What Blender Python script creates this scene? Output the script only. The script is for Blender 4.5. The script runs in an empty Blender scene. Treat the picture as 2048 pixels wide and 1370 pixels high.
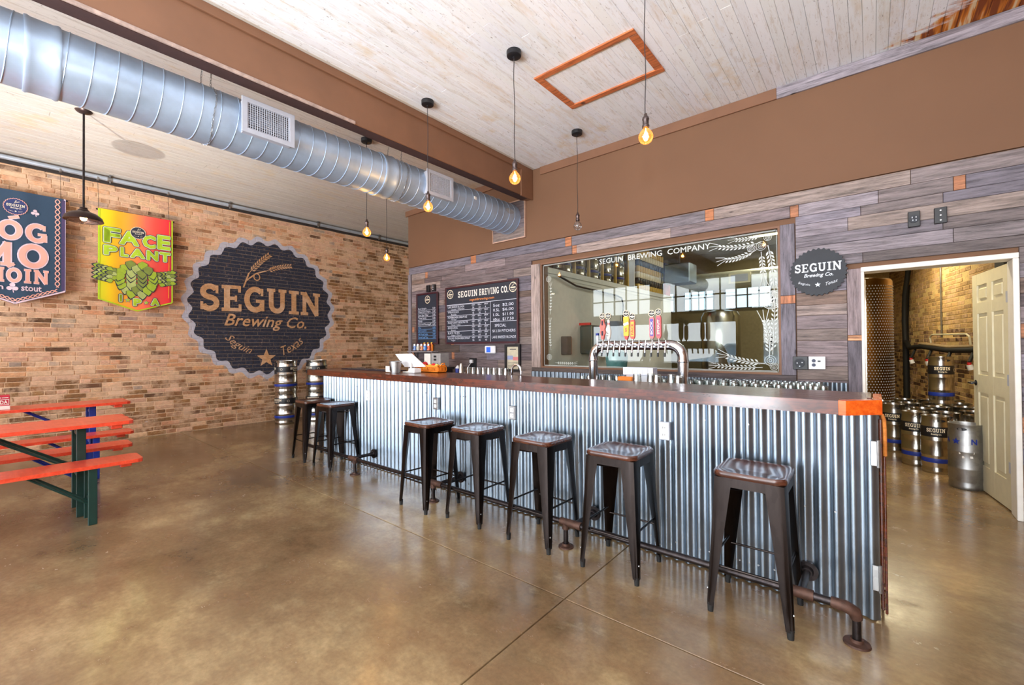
import bpy, math, random
from mathutils import Vector, Matrix
random.seed(7)
SC = bpy.context.scene
COL = SC.collection
PI = math.pi

# ------------------------------------------------------------------ camera, sky, lights, exposure
def set_camera():
    yaw, pitch, roll = .69398, .00955, -.0076
    cw, sw, cp, sp = math.cos(yaw), math.sin(yaw), math.cos(pitch), math.sin(pitch)
    F = Vector((-sw*cp, cw*cp, sp)); R = Vector((cw, sw, 0)); U = R.cross(F)
    c, s = math.cos(roll), math.sin(roll)
    R2 = c*R + s*U; U2 = -s*R + c*U
    cd = bpy.data.cameras.new('camera'); co = bpy.data.objects.new('camera', cd); COL.objects.link(co)
    m = Matrix((R2, U2, -F)).transposed().to_4x4(); m.translation = Vector((0, 0, 1.35)); co.matrix_world = m
    cd.sensor_fit = 'HORIZONTAL'; cd.sensor_width = 36; cd.lens = 36*865.2/2048; cd.clip_start = .05
    SC.camera = co
set_camera()
W = bpy.data.worlds.new('sky'); SC.world = W; W.use_nodes = True
W.node_tree.nodes['Background'].inputs[0].default_value = (.72, .84, 1, 1)
W.node_tree.nodes['Background'].inputs[1].default_value = 1.6
vs = SC.view_settings
vs.view_transform = 'Standard'; vs.look = 'None'; vs.gamma = 1; vs.use_curve_mapping = False
vs.exposure = 0.27
SC.cycles.use_denoising = True
SC.cycles.max_bounces = 7; SC.cycles.diffuse_bounces = 4; SC.cycles.glossy_bounces = 4
SC.cycles.transmission_bounces = 6; SC.cycles.transparent_max_bounces = 12
SC.cycles.caustics_reflective = False; SC.cycles.caustics_refractive = False
SC.cycles.sample_clamp_indirect = 6

def area(name, loc, direction, sx, sy, power, color=(1, 1, 1)):
    l = bpy.data.lights.new(name, 'AREA'); l.shape = 'RECTANGLE'; l.size = sx; l.size_y = sy; l.energy = power; l.color = color
    o = bpy.data.objects.new(name, l); COL.objects.link(o); o.location = loc
    o.rotation_euler = Vector(direction).to_track_quat('-Z', 'Z').to_euler(); return o
def point(name, loc, power, color, r=.05):
    l = bpy.data.lights.new(name, 'POINT'); l.energy = power; l.color = color; l.shadow_soft_size = r
    o = bpy.data.objects.new(name, l); COL.objects.link(o); o.location = loc; return o
# daylight pouring through the glazed street front behind the camera
area('street_daylight', (-3.2, -9.4, 2.6), (0, 1, .1), 18, 6.5, 4200, (.90, .95, 1))
area('added_bounce_light', (-1.3, -5.95, .0), (0, .12, 1), 9, 1.9, 4800, (.90, .95, 1))  # upward lamp added at pavement level to brighten the ceiling
# the photographer's flash, just over the camera (it throws the pendants' shadows on the brown wall)
point('photographer_flash', (.05, -.12, 1.95), 150, (1, .97, .93), .06)
# tube lights of the brewery and of the keg room
area('brewery_tube_light', (-1.6, 11.4, 3.84), (0, 0, -1), 1.0, .1, 60, (1, .93, .78))
area('brewery_tube_light', (-1.4, 8.6, 3.84), (0, 0, -1), .8, .1, 46, (1, .98, .92))
area('keg_room_tube_light', (.6, 6.0, 2.95), (.1, .1, -1), 1.0, .3, 62, (1, .86, .56))
area('keg_room_tube_light', (.2, 9.6, 2.95), (.1, 0, -1), 1.0, .2, 34, (1, .86, .56))

# ------------------------------------------------------------------ mesh builder
class MB:
    def __init__(s): s.v = []; s.f = []; s.c = []; s.col = None
    def add(s, vs, fs):
        n = len(s.v); s.v += [tuple(v) for v in vs]
        for f in fs: s.f.append([n+i for i in f]); s.c.append(s.col)
    def box(s, x0, x1, y0, y1, z0, z1, M=None):
        vs = [Vector((x, y, z)) for x in (x0, x1) for y in (y0, y1) for z in (z0, z1)]
        if M is not None: vs = [M @ v for v in vs]
        s.add(vs, [(0, 1, 3, 2), (4, 6, 7, 5), (0, 4, 5, 1), (2, 3, 7, 6), (0, 2, 6, 4), (1, 5, 7, 3)])
    def bbox(s, x0, x1, y0, y1, z0, z1, b=.004, M=None):     # chamfered box
        vs = []
        for ax in range(3):
            for sx in (0, 1):
                for sy in (0, 1):
                    for sz in (0, 1):
                        p = [(x0, x1)[sx], (y0, y1)[sy], (z0, z1)[sz]]
                        for k, sg in enumerate((sx, sy, sz)):
                            if k != ax: p[k] += -b if sg else b
                        vs.append(Vector(p))
        if M is not None: vs = [M @ v for v in vs]
        I = lambda ax, a, b_, c: ax*8+a*4+b_*2+c
        fs = []
        for q in (0, 1):
            fs.append([I(0, q, 0, 0), I(0, q, 0, 1), I(0, q, 1, 1), I(0, q, 1, 0)][::1 if q == 0 else -1])
            fs.append([I(1, 0, q, 0), I(1, 1, q, 0), I(1, 1, q, 1), I(1, 0, q, 1)][::1 if q == 0 else -1])
            fs.append([I(2, 0, 0, q), I(2, 0, 1, q), I(2, 1, 1, q), I(2, 1, 0, q)][::1 if q == 0 else -1])
        for a in (0, 1):
            for b_ in (0, 1):
                fs.append([I(0, a, b_, 0), I(0, a, b_, 1), I(1, a, b_, 1), I(1, a, b_, 0)])
                fs.append([I(0, a, 0, b_), I(0, a, 1, b_), I(2, a, 1, b_), I(2, a, 0, b_)])
                fs.append([I(1, 0, a, b_), I(1, 1, a, b_), I(2, 1, a, b_), I(2, 0, a, b_)])
        for a in (0, 1):
            for b_ in (0, 1):
                for c in (0, 1): fs.append([I(0, a, b_, c), I(1, a, b_, c), I(2, a, b_, c)])
        s.add(vs, fs)
    def cyl(s, p0, p1, r0, r1=None, n=12, caps=True):
        r1 = r0 if r1 is None else r1
        p0, p1 = Vector(p0), Vector(p1); d = (p1-p0)
        q = d.to_track_quat('Z', 'Y').to_matrix()
        a, b = q @ Vector((1, 0, 0)), q @ Vector((0, 1, 0))
        vs = []
        for p, r in ((p0, r0), (p1, r1)):
            for i in range(n): t = 2*PI*i/n; vs.append(p + a*(r*math.cos(t)) + b*(r*math.sin(t)))
        fs = [(i, (i+1) % n, n+(i+1) % n, n+i) for i in range(n)]
        if caps: fs += [tuple(range(n))[::-1], tuple(range(n, 2*n))]
        s.add(vs, fs)
    def tube(s, pts, r, n=8, close=False):
        pts = [Vector(p) for p in pts]; rings = []; up = None
        N = len(pts)
        for i, p in enumerate(pts):
            a = pts[i-1] if (i > 0 or close) else p; b = pts[(i+1) % N] if (i < N-1 or close) else p
            d = (b-a).normalized()
            if up is None: up = d.orthogonal().normalized()
            up = (up - d*up.dot(d)).normalized(); w = d.cross(up)
            rr = r[i] if isinstance(r, (list, tuple)) else r
            rings.append([p + up*(rr*math.cos(2*PI*k/n)) + w*(rr*math.sin(2*PI*k/n)) for k in range(n)])
        vs = [v for R_ in rings for v in R_]; fs = []
        for i in range(N if close else N-1):
            j = (i+1) % N
            for k in range(n): fs.append((i*n+k, i*n+(k+1) % n, j*n+(k+1) % n, j*n+k))
        if not close: fs += [tuple(range(n))[::-1], tuple((N-1)*n+k for k in range(n))]
        s.add(vs, fs)
    def lathe(s, prof, c=(0, 0, 0), n=20, M=None, a0=0, a1=2*PI):
        full = abs(a1-a0-2*PI) < 1e-6; m = n if full else n+1; vs = []
        for (r, z) in prof:
            for i in range(m):
                t = a0+(a1-a0)*i/n; v = Vector((r*math.cos(t), r*math.sin(t), z))
                if M is not None: v = M @ v
                vs.append(v + Vector(c))
        fs = []
        for j in range(len(prof)-1):
            for i in range(n):
                k = (i+1) % m
                fs.append((j*m+i, j*m+k, (j+1)*m+k, (j+1)*m+i))
        s.add(vs, fs)
    def prism(s, poly, axis, a, b):            # poly of 2D points, extruded along axis 'x','y','z'
        def P(u, v, w):
            return {'x': (w, u, v), 'y': (u, w, v), 'z': (u, v, w)}[axis]
        n = len(poly); vs = [P(u, v, a) for u, v in poly] + [P(u, v, b) for u, v in poly]
        s.add(vs, [(i, (i+1) % n, n+(i+1) % n, n+i) for i in range(n)] + [tuple(range(n))[::-1], tuple(range(n, 2*n))])
    def build(s, name, mat, parent=None, world=True, smooth=False, kind=None, label=None):
        off = Vector(parent['_o']) if (parent is not None and world and '_o' in parent) else Vector((0, 0, 0))
        me = bpy.data.meshes.new(name)
        me.from_pydata([tuple(Vector(v)-off) for v in s.v], [], s.f)
        if any(c is not None for c in s.c):
            ca = me.color_attributes.new('tint', 'FLOAT_COLOR', 'CORNER'); k = 0; buf = []
            for f, c in zip(s.f, s.c):
                c = c or (1, 1, 1)
                buf += [c[0], c[1], c[2], 1.0]*len(f)
            ca.data.foreach_set('color', buf)
        if smooth:
            me.polygons.foreach_set('use_smooth', [True]*len(me.polygons))
            try: me.set_sharp_from_angle(angle=math.radians(40))
            except Exception: pass
        me.materials.append(mat); me.update()
        o = bpy.data.objects.new(name, me); COL.objects.link(o)
        if parent is not None:
            o.parent = parent
            o['_o'] = parent['_o'] if (world and '_o' in parent) else (0, 0, 0)
            if world and '_w' in parent: pass
        if kind: o['kind'] = kind
        if label: o['label'] = label
        return o

def thing(name, label, cat, loc=(0, 0, 0), rz=0, group=None):
    o = bpy.data.objects.new(name, None); COL.objects.link(o); o.empty_display_size = .1
    o.location = loc; o.rotation_euler = (0, 0, rz); o['label'] = label; o['category'] = cat; o['_o'] = tuple(loc)
    if group: o['group'] = group
    return o
def tag(o, label, cat, group=None, kind=None):
    o['label'] = label; o['category'] = cat
    if group: o['group'] = group
    if kind: o['kind'] = kind
    return o
def dup(root, loc, rz=None, label=None, group=None):
    r = root.copy(); COL.objects.link(r); r.location = loc
    if rz is not None: r.rotation_euler = (0, 0, rz)
    if label: r['label'] = label
    if group: r['group'] = group
    for ch in root.children:
        c = ch.copy(); COL.objects.link(c); c.parent = r
        for g in ch.children:
            d = g.copy(); COL.objects.link(d); d.parent = c
    return r

# ------------------------------------------------------------------ materials
def srgb(r, g, b):
    f = lambda c: ((c/255)/12.92 if c/255 <= .04045 else ((c/255+.055)/1.055)**2.4)
    return (f(r), f(g), f(b), 1)
class NT:
    def __init__(s, name):
        s.m = bpy.data.materials.new(name); s.m.use_nodes = True; s.t = s.m.node_tree; s.b = s.t.nodes['Principled BSDF']
    def n(s, typ, **kw):
        nd = s.t.nodes.new(typ)
        for k, v in kw.items(): setattr(nd, k, v)
        return nd
    def l(s, a, b): s.t.links.new(a, b)
    def set(s, sock, v):
        if hasattr(v, 'is_linked') or isinstance(v, bpy.types.NodeSocket): s.l(v, sock)
        else: sock.default_value = v
    def math(s, op, a, b=None, clamp=False):
        nd = s.n('ShaderNodeMath', operation=op); nd.use_clamp = clamp; s.set(nd.inputs[0], a)
        if b is not None: s.set(nd.inputs[1], b)
        return nd.outputs[0]
    def mix(s, f, a, b, mode='MIX'):
        nd = s.n('ShaderNodeMix', data_type='RGBA', blend_type=mode); s.set(nd.inputs[0], f); s.set(nd.inputs[6], a); s.set(nd.inputs[7], b)
        return nd.outputs[2]
    def pos(s, scale=(1, 1, 1), obj=False):
        if obj: src = s.n('ShaderNodeTexCoord').outputs['Object']
        else: src = s.n('ShaderNodeNewGeometry').outputs['Position']
        mp = s.n('ShaderNodeMapping'); mp.inputs['Scale'].default_value = scale; s.l(src, mp.inputs[0]); return mp.outputs[0]
    def noise(s, vec, scale=1, detail=3, rough=.55):
        nd = s.n('ShaderNodeTexNoise'); s.l(vec, nd.inputs['Vector']); nd.inputs['Scale'].default_value = scale
        nd.inputs['Detail'].default_value = detail; nd.inputs['Roughness'].default_value = rough; return nd.outputs[0]
    def ramp(s, fac, stops):
        nd = s.n('ShaderNodeValToRGB'); s.l(fac, nd.inputs[0]); e = nd.color_ramp.elements
        while len(e) < len(stops): e.new(.5)
        for k, (p, c) in enumerate(stops): e[k].position = p; e[k].color = c if len(c) == 4 else (*c, 1)
        return nd.outputs[0]
    def bump(s, h, strength=.3, dist=.01):
        nd = s.n('ShaderNodeBump'); nd.inputs['Strength'].default_value = strength; nd.inputs['Distance'].default_value = dist
        s.l(h, nd.inputs['Height']); s.l(nd.outputs[0], s.b.inputs['Normal'])
    def base(s, c): s.set(s.b.inputs['Base Color'], c)
    def rough(s, v): s.set(s.b.inputs['Roughness'], v)
    def metal(s, v): s.b.inputs['Metallic'].default_value = v
BW = lambda v: (v, v, v, 1)
def mat(name, rgb, rough=.5, metal=0, var=.12, scale=14, emit=0, bump=0, spec=None):
    """plain surface with a slight procedural mottling"""
    q = NT(name); c = srgb(*rgb)
    nz = q.noise(q.pos(obj=True), scale, 3)
    d = tuple(x*(1-var) for x in c[:3])+(1,); u = tuple(min(1, x*(1+var)) for x in c[:3])+(1,)
    q.base(q.ramp(nz, [(.3, d), (.7, u)])); q.rough(rough); q.metal(metal)
    if bump: q.bump(nz, bump, .004)
    if spec is not None: q.b.inputs['Specular IOR Level'].default_value = spec
    if emit:
        q.b.inputs['Emission Color'].default_value = c; q.b.inputs['Emission Strength'].default_value = emit
    return q.m

def cap_paint(q, col, coat=1.0):
    """the bottle-cap emblem painted on the brick wall: navy field, pale scalloped rim, worn"""
    g = q.n('ShaderNodeNewGeometry'); sp = q.n('ShaderNodeSeparateXYZ'); q.l(g.outputs['Position'], sp.inputs[0])
    dy = q.math('SUBTRACT', sp.outputs[1], 3.28); dz = q.math('SUBTRACT', sp.outputs[2], 2.10)
    r = q.math('SQRT', q.math('ADD', q.math('MULTIPLY', dy, dy), q.math('MULTIPLY', dz, dz)))
    th = q.math('ARCTAN2', dz, dy)
    s_ = q.math('SINE', q.math('MULTIPLY', th, 27))
    nz = q.noise(q.pos(), 9, 2)
    v = q.math('SUBTRACT', r, q.math('MULTIPLY', s_, .034)); v = q.math('ADD', v, q.math('MULTIPLY', q.math('SUBTRACT', nz, .5), .03))
    wear = q.noise(q.pos((1, 1, 1.7)), 28, 5, .75)
    dark = q.math('LESS_THAN', v, 1.195)
    rim = q.math('MULTIPLY', q.math('LESS_THAN', v, 1.285), q.math('GREATER_THAN', v, 1.195))
    dk = q.ramp(wear, [(.3, srgb(30, 33, 48)), (.60, srgb(48, 50, 66)), (.72, srgb(120, 112, 116))])
    keep = q.ramp(wear, [(.60, BW(coat)), (.72, BW(coat*.4))])
    col = q.mix(q.math('MULTIPLY', dark, keep), col, dk)
    keep2 = q.ramp(wear, [(.35, BW(.7)), (.55, BW(1))])
    return q.mix(q.math('MULTIPLY', rim, keep2), col, srgb(190, 188, 200))

def brick_mat(name, paint=False):
    q = NT(name); at = q.n('ShaderNodeAttribute', attribute_name='tint').outputs[0]
    big = q.noise(q.pos((1, 1, 1)), .9, 2)
    nz = q.noise(q.pos((1, 1, 2)), 22, 4, .7)
    col = q.mix(1.0, at, q.ramp(nz, [(.25, BW(.62)), (.75, BW(1.28))]), 'MULTIPLY')
    pale = q.ramp(q.noise(q.pos(), 3.1, 5, .75), [(.46, BW(0)), (.62, BW(.7))])
    col = q.mix(pale, col, srgb(222, 184, 152))
    white = q.ramp(q.noise(q.pos((1, 1, 2.2)), 6.3, 5, .75), [(.66, BW(0)), (.72, BW(.6))])
    col = q.mix(white, col, srgb(196, 188, 184))
    if paint: col = cap_paint(q, col)
    q.base(col); q.rough(.85); q.bump(nz, .5, .004); return q.m
def mortar_mat(name, paint=False, rgb=(232, 196, 160)):
    q = NT(name); nz = q.noise(q.pos(), 30, 4, .7)
    c = srgb(*rgb); col = q.ramp(nz, [(.3, tuple(x*.75 for x in c[:3])), (.7, tuple(min(1, x*1.15) for x in c[:3]))])
    if paint: col = cap_paint(q, col, .82)
    q.base(col); q.rough(.95); q.bump(nz, .5, .003); return q.m
def wood_mat(name, axis, tints=True):
    """weathered barn board, grain along one axis, orange saw-burnt patches"""
    q = NT(name)
    sc = {'x': (1.2, 14, 14), 'z': (14, 14, 1.2), 'y': (14, 1.2, 14)}[axis]
    at = q.n('ShaderNodeAttribute', attribute_name='tint').outputs[0]
    g1 = q.noise(q.pos(sc), 3.2, 6, .75); g2 = q.noise(q.pos(tuple(a*.35 for a in sc)), 2.1, 3, .6)
    col = q.mix(1, at, q.ramp(g1, [(.30, BW(.30)), (.47, BW(.85)), (.70, BW(1.5))]), 'MULTIPLY')
    col = q.mix(q.ramp(g2, [(.62, BW(0)), (.7, BW(.6))]), col, srgb(58, 48, 50))
    kn = q.n('ShaderNodeTexVoronoi'); kn.inputs['Scale'].default_value = 1.9; q.l(q.pos((1, 1, 3) if axis == 'x' else (3, 1, 1)), kn.inputs['Vector'])
    col = q.mix(q.ramp(kn.outputs[0], [(.03, BW(.85)), (.06, BW(0))]), col, srgb(40, 30, 30))
    q.base(col); q.rough(.7); q.bump(g1, .6, .003); return q.m
def ceiling_mat(name, tone, streak):
    q = NT(name); at = q.n('ShaderNodeAttribute', attribute_name='tint').outputs[0]
    g1 = q.noise(q.pos((13, 1.3, 1)), 2.2, 8, .82); g2 = q.noise(q.pos((6, 1.3, 1)), .9, 4, .65); g3 = q.noise(q.pos((30, 9, 1)), 2, 4, .7)
    col = q.mix(q.ramp(g1, [(.52, BW(0)), (.70, BW(.6))]), tone, streak)
    col = q.mix(q.ramp(g2, [(.56, BW(0)), (.74, BW(.5))]), col, srgb(216, 190, 150))
    col = q.mix(q.ramp(g3, [(.62, BW(0)), (.72, BW(.75))]), col, srgb(112, 88, 72))
    g4 = q.noise(q.pos((1, 1, 1)), 14, 5, .8); col = q.mix(q.ramp(g4, [(.66, BW(0)), (.70, BW(.7))]), col, srgb(96, 84, 80))
    g5 = q.noise(q.pos((1, .8, 1)), 1.7, 5, .7); col = q.mix(q.ramp(g5, [(.58, BW(0)), (.70, BW(.45))]), col, srgb(222, 190, 130))
    col = q.mix(1, col, at, 'MULTIPLY')
    # bare rusty laths where the paint is gone near the right end of the taproom
    g = q.n('ShaderNodeNewGeometry'); sp = q.n('ShaderNodeSeparateXYZ'); q.l(g.outputs['Position'], sp.inputs[0])
    nn = q.math('MULTIPLY', q.math('SUBTRACT', q.noise(q.pos((2.5, 6, 1)), 3, 3), .5), .9)
    ex = q.math('ADD', q.math('SUBTRACT', q.math('ADD', sp.outputs[0], q.math('MULTIPLY', sp.outputs[1], .9)), 4.62), nn)
    mask = q.math('MULTIPLY', q.math('MULTIPLY', ex, 6, True), q.math('GREATER_THAN', sp.outputs[0], -.12), True)
    lath = q.ramp(q.noise(q.pos((20, 1.5, 1)), 1.2, 2), [(.40, srgb(226, 200, 160)), (.47, srgb(214, 126, 30)), (.60, srgb(130, 62, 14))])
    col = q.mix(mask, col, lath)
    q.base(col); q.rough(.8); q.bump(g1, .25, .003); return q.m
def floor_mat():
    q = NT('polished_concrete')
    a = q.noise(q.pos(), .8, 6, .65); b = q.noise(q.pos((1, 1.6, 1)), 3.2, 6, .7); c = q.noise(q.pos(), 38, 3, .7)
    col = q.ramp(a, [(.36, srgb(98, 78, 54)), (.5, srgb(136, 114, 84)), (.62, srgb(168, 146, 108))])
    col = q.mix(q.ramp(b, [(.4, BW(0)), (.66, BW(.75))]), col, srgb(122, 94, 66))
    col = q.mix(q.ramp(b, [(.25, BW(.5)), (.4, BW(0))]), col, srgb(164, 148, 116))
    col = q.mix(.35, col, q.ramp(c, [(.3, BW(.16)), (.7, BW(.5))]), 'OVERLAY')
    q.base(col); q.rough(q.ramp(b, [(.3, BW(.13)), (.7, BW(.30))])); q.bump(b, .05, .01)
    q.b.inputs['Specular IOR Level'].default_value = .75; return q.m
def metal_mat(name, rgb, rough=.3, sp_scale=26, var=.3, streak=None):
    q = NT(name); c = srgb(*rgb)
    v = q.n('ShaderNodeTexVoronoi'); v.inputs['Scale'].default_value = sp_scale; q.l(q.pos(streak or (1, 1, 1)), v.inputs['Vector'])
    n2 = q.noise(q.pos(streak or (1, 1, 1)), 2.5, 4, .6)
    col = q.mix(.6, q.ramp(v.outputs['Color'], [(.2, tuple(x*(1-var) for x in c[:3])), (.8, tuple(min(1, x*(1+var*.4)) for x in c[:3]))]), c)
    q.base(q.mix(1, col, q.ramp(n2, [(.3, BW(.8)), (.7, BW(1.1))]), 'MULTIPLY')); q.metal(1)
    q.rough(q.ramp(n2, [(.3, BW(rough*.85)), (.7, BW(rough*1.15))])); return q.m
def glass_mat(name, tint=(1, 1, 1, 1), refl=.12, rough=.0):
    q = NT(name); t = q.t; o = t.nodes['Material Output']
    tr = q.n('ShaderNodeBsdfTransparent'); tr.inputs[0].default_value = tint
    gl = q.n('ShaderNodeBsdfGlossy'); gl.inputs['Roughness'].default_value = rough
    lw = q.n('ShaderNodeLayerWeight'); lw.inputs[0].default_value = .25
    f = q.math('ADD', q.math('MULTIPLY', lw.outputs['Fresnel'], .6), refl, True)
    mx = q.n('ShaderNodeMixShader'); q.l(f, mx.inputs[0]); q.l(tr.outputs[0], mx.inputs[1]); q.l(gl.outputs[0], mx.inputs[2]); q.l(mx.outputs[0], o.inputs[0])
    return q.m

M = {}
M['brick'] = brick_mat('painted_brick', True); M['mortar'] = mortar_mat('mortar', True)
M['brick2'] = brick_mat('old_brick'); M['mortar2'] = mortar_mat('old_mortar', rgb=(224, 192, 130))
M['barn_x'] = wood_mat('barn_board_level', 'x'); M['barn_z'] = wood_mat('barn_board_upright', 'z')
M['ceil'] = ceiling_mat('whitewashed_boards', srgb(244, 248, 255), srgb(182, 162, 138))
M['ceil_l'] = ceiling_mat('greyed_boards', srgb(214, 208, 200), srgb(160, 138, 116))
M['floor'] = floor_mat(); M['joint'] = mat('joint_filler', (112, 84, 60), .9)
M['brown'] = mat('brown_wall_paint', (118, 84, 60), .75, var=.05, scale=1.2, bump=.1)
M['brown2'] = mat('brown_timber_paint', (128, 90, 66), .6, var=.08, scale=3)
M['peel'] = mat('peeled_flange', (170, 148, 138), .7, var=.3, scale=18)
M['galv'] = metal_mat('galvanised_sheet', (146, 160, 174), .34, 45, .05)
M['duct'] = metal_mat('duct_metal', (184, 206, 232), .42, 30, .06); M['duct'].node_tree.nodes['Principled BSDF'].inputs['Metallic'].default_value = .55
M['steel'] = metal_mat('brushed_steel', (200, 196, 188), .22, 60, .1, (1, 1, .15))
M['steel_old'] = metal_mat('scuffed_steel', (170, 170, 170), .42, 30, .3)
M['chrome'] = mat('chrome', (228, 230, 236), .14, 1, var=.03)
M['gun'] = metal_mat('dark_gunmetal', (48, 42, 40), .33, 30, .3, (2, 2, .5))
M['pipe'] = mat('black_iron_pipe', (52, 46, 46), .38, .85, var=.4, scale=30)
M['rust'] = mat('rusty_iron', (78, 54, 44), .6, .5, var=.4, scale=30)
M['black'] = mat('black_plastic', (22, 22, 26), .4); M['rubber'] = mat('black_rubber', (20, 20, 20), .7)
M['conduit'] = metal_mat('conduit_zinc', (190, 200, 212), .4, 40, .06); M['conduit'].node_tree.nodes['Principled BSDF'].inputs['Metallic'].default_value = .5
M['white'] = mat('white_paint', (236, 232, 224), .4, var=.04); M['offwhite'] = mat('cream_paint', (214, 206, 176), .5, var=.04)
M['white_plastic'] = mat('white_plastic', (235, 236, 240), .35, var=.03)
M['grille'] = mat('grey_enamel', (178, 182, 194), .4, var=.05)
M['dark_in'] = mat('shadowy_void', (26, 27, 34), .8)
M['bar_wood'] = None
def bar_wood(name, a, b, rough=.27):
    q = NT(name); g = q.noise(q.pos((1.2, 20, 20)), 2.5, 6, .7); h = q.noise(q.pos((3, 6, 6)), 4, 3)
    col = q.ramp(g, [(.3, srgb(*a)), (.7, srgb(*b))]); col = q.mix(q.ramp(h, [(.45, BW(0)), (.6, BW(.7))]), col, srgb(*a))
    q.base(col); q.rough(rough); q.b.inputs['Coat Weight'].default_value = .25; q.b.inputs['Coat Roughness'].default_value = .12; q.bump(g, .06, .001); return q.m
M['bar_wood'] = bar_wood('varnished_bar_wood', (46, 20, 12), (108, 44, 20))
M['bar_end'] = bar_wood('orange_corner_wood', (196, 70, 18), (240, 112, 34))  # orange wood tone for the clipped corner edge of the bar top
M['seat_wood'] = bar_wood('stool_seat_wood', (52, 28, 20), (92, 52, 36), .26)
M['red_wood'] = bar_wood('orange_red_paint', (214, 60, 34), (238, 88, 58), .3)
M['leg_green'] = mat('dark_green_enamel', (18, 52, 46), .35); M['leg_blue'] = mat('blue_enamel', (26, 54, 150), .35)
M['tan_paint'] = brick_mat('tan_lettering_paint')
M['chalk'] = mat('chalk', (222, 226, 240), .9, var=.1, scale=80); M['chalk_blue'] = mat('blue_chalk', (110, 160, 214), .9)
M['board'] = mat('chalkboard_slate', (34, 40, 54), .55, var=.15, scale=5); M['board_frame'] = mat('maroon_frame', (62, 20, 30), .4)
M['cream'] = mat('cream_ink', (240, 226, 200), .6, var=.03); M['silver'] = mat('silver_ink', (190, 194, 200), .5, .3, var=.05)
M['gold'] = mat('orange_ink', (226, 140, 70), .6); M['etch'] = mat('frosted_etching', (214, 220, 216), .8, var=.05)
M['sign'] = mat('charcoal_sign', (36, 40, 48), .6, var=.15, scale=8)
M['red'] = mat('red_plastic', (200, 44, 40), .4); M['blue'] = mat('blue_band', (24, 48, 140), .45); M['yellow'] = mat('yellow_plastic', (226, 182, 20), .4)
M['orange'] = mat('orange_plastic', (236, 130, 30), .45); M['green'] = mat('green_skin', (160, 190, 60), .4)
M['glass'] = glass_mat('window_glass', (.93, .96, .93, 1), .012)
M['cup'] = glass_mat('drinking_glass', (.95, .98, .97, 1), .12)
M['bulb_glass'] = glass_mat('amber_bulb_glass', (1, .78, .45, 1), .10)
def glow(m, col, st):        # the lit bulb's own glass carries the filament's light
    t = m.node_tree; o = t.nodes['Material Output']; l = o.inputs[0].links[0].from_socket
    e = t.nodes.new('ShaderNodeEmission'); e.inputs[0].default_value = col; e.inputs[1].default_value = st
    a = t.nodes.new('ShaderNodeAddShader'); t.links.new(l, a.inputs[0]); t.links.new(e.outputs[0], a.inputs[1]); t.links.new(a.outputs[0], o.inputs[0])
glow(M['bulb_glass'], (1, .33, .06, 1), .5); M['bulb_clear'] = glass_mat('clear_bulb_glass', (.95, .95, .95, 1), .12)
M['filament'] = mat('glowing_filament', (255, 190, 90), .5, emit=40)
M['cord'] = mat('cloth_cord', (46, 42, 44), .8)
M['socket'] = mat('bronze_socket', (92, 80, 78), .3, .8)

# ------------------------------------------------------------------ lettering
LAYER = [0]
def add_print(mb, vs, fs):
    """flat print; each stroke lies a hair above the one before, as brushed paint does"""
    vs = [Vector(v) for v in vs]; f = fs[0]
    nr = (vs[f[1]]-vs[f[0]]).cross(vs[f[2]]-vs[f[0]])
    if nr.length > 0:
        nr.normalize(); d = Vector((0, -.2, 1.6))-vs[0]
        if abs(nr.x) > .9: d = Vector((1, 0, 0))
        elif abs(nr.y) > .9: d = Vector((0, -1, 0))
        if nr.dot(d) < 0: nr = -nr
        LAYER[0] = (LAYER[0]+1) % 9; e = nr*(.00009*LAYER[0]); vs = [v+e for v in vs]
    mb.add(vs, fs)
def halo(mb, s, P, u0, u1, v0, v1, d, bold=0):
    for k in range(12):
        a = 2*PI*k/12; text(mb, s, P, u0+d*math.cos(a), u1+d*math.cos(a), v0+d*math.sin(a), v1+d*math.sin(a), bold)
    text(mb, s, P, u0, u1, v0, v1, bold)
def stroke(mb, pts, w, P):
    pts = [Vector((a, b)) for a, b in pts]; L = []; R_ = []
    for i, p in enumerate(pts):
        d1 = (pts[i]-pts[i-1]).normalized() if i else None; d2 = (pts[i+1]-pts[i]).normalized() if i < len(pts)-1 else None
        d = ((d1 or d2)+(d2 or d1)).normalized(); nrm = Vector((-d.y, d.x))
        k = 1/max(.5, nrm.dot(Vector((-(d2 or d1).y, (d2 or d1).x))))
        L.append(p+nrm*w/2*k); R_.append(p-nrm*w/2*k)
    n = len(pts); add_print(mb, [P(*v) for v in L+R_], [(n+i, n+i+1, i+1, i) for i in range(n-1)])
def arc(cx, cy, rx, ry, a0, a1, n=12):
    return [(cx+rx*math.cos(math.radians(a0+(a1-a0)*i/n)), cy+ry*math.sin(math.radians(a0+(a1-a0)*i/n))) for i in range(n+1)]
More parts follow.
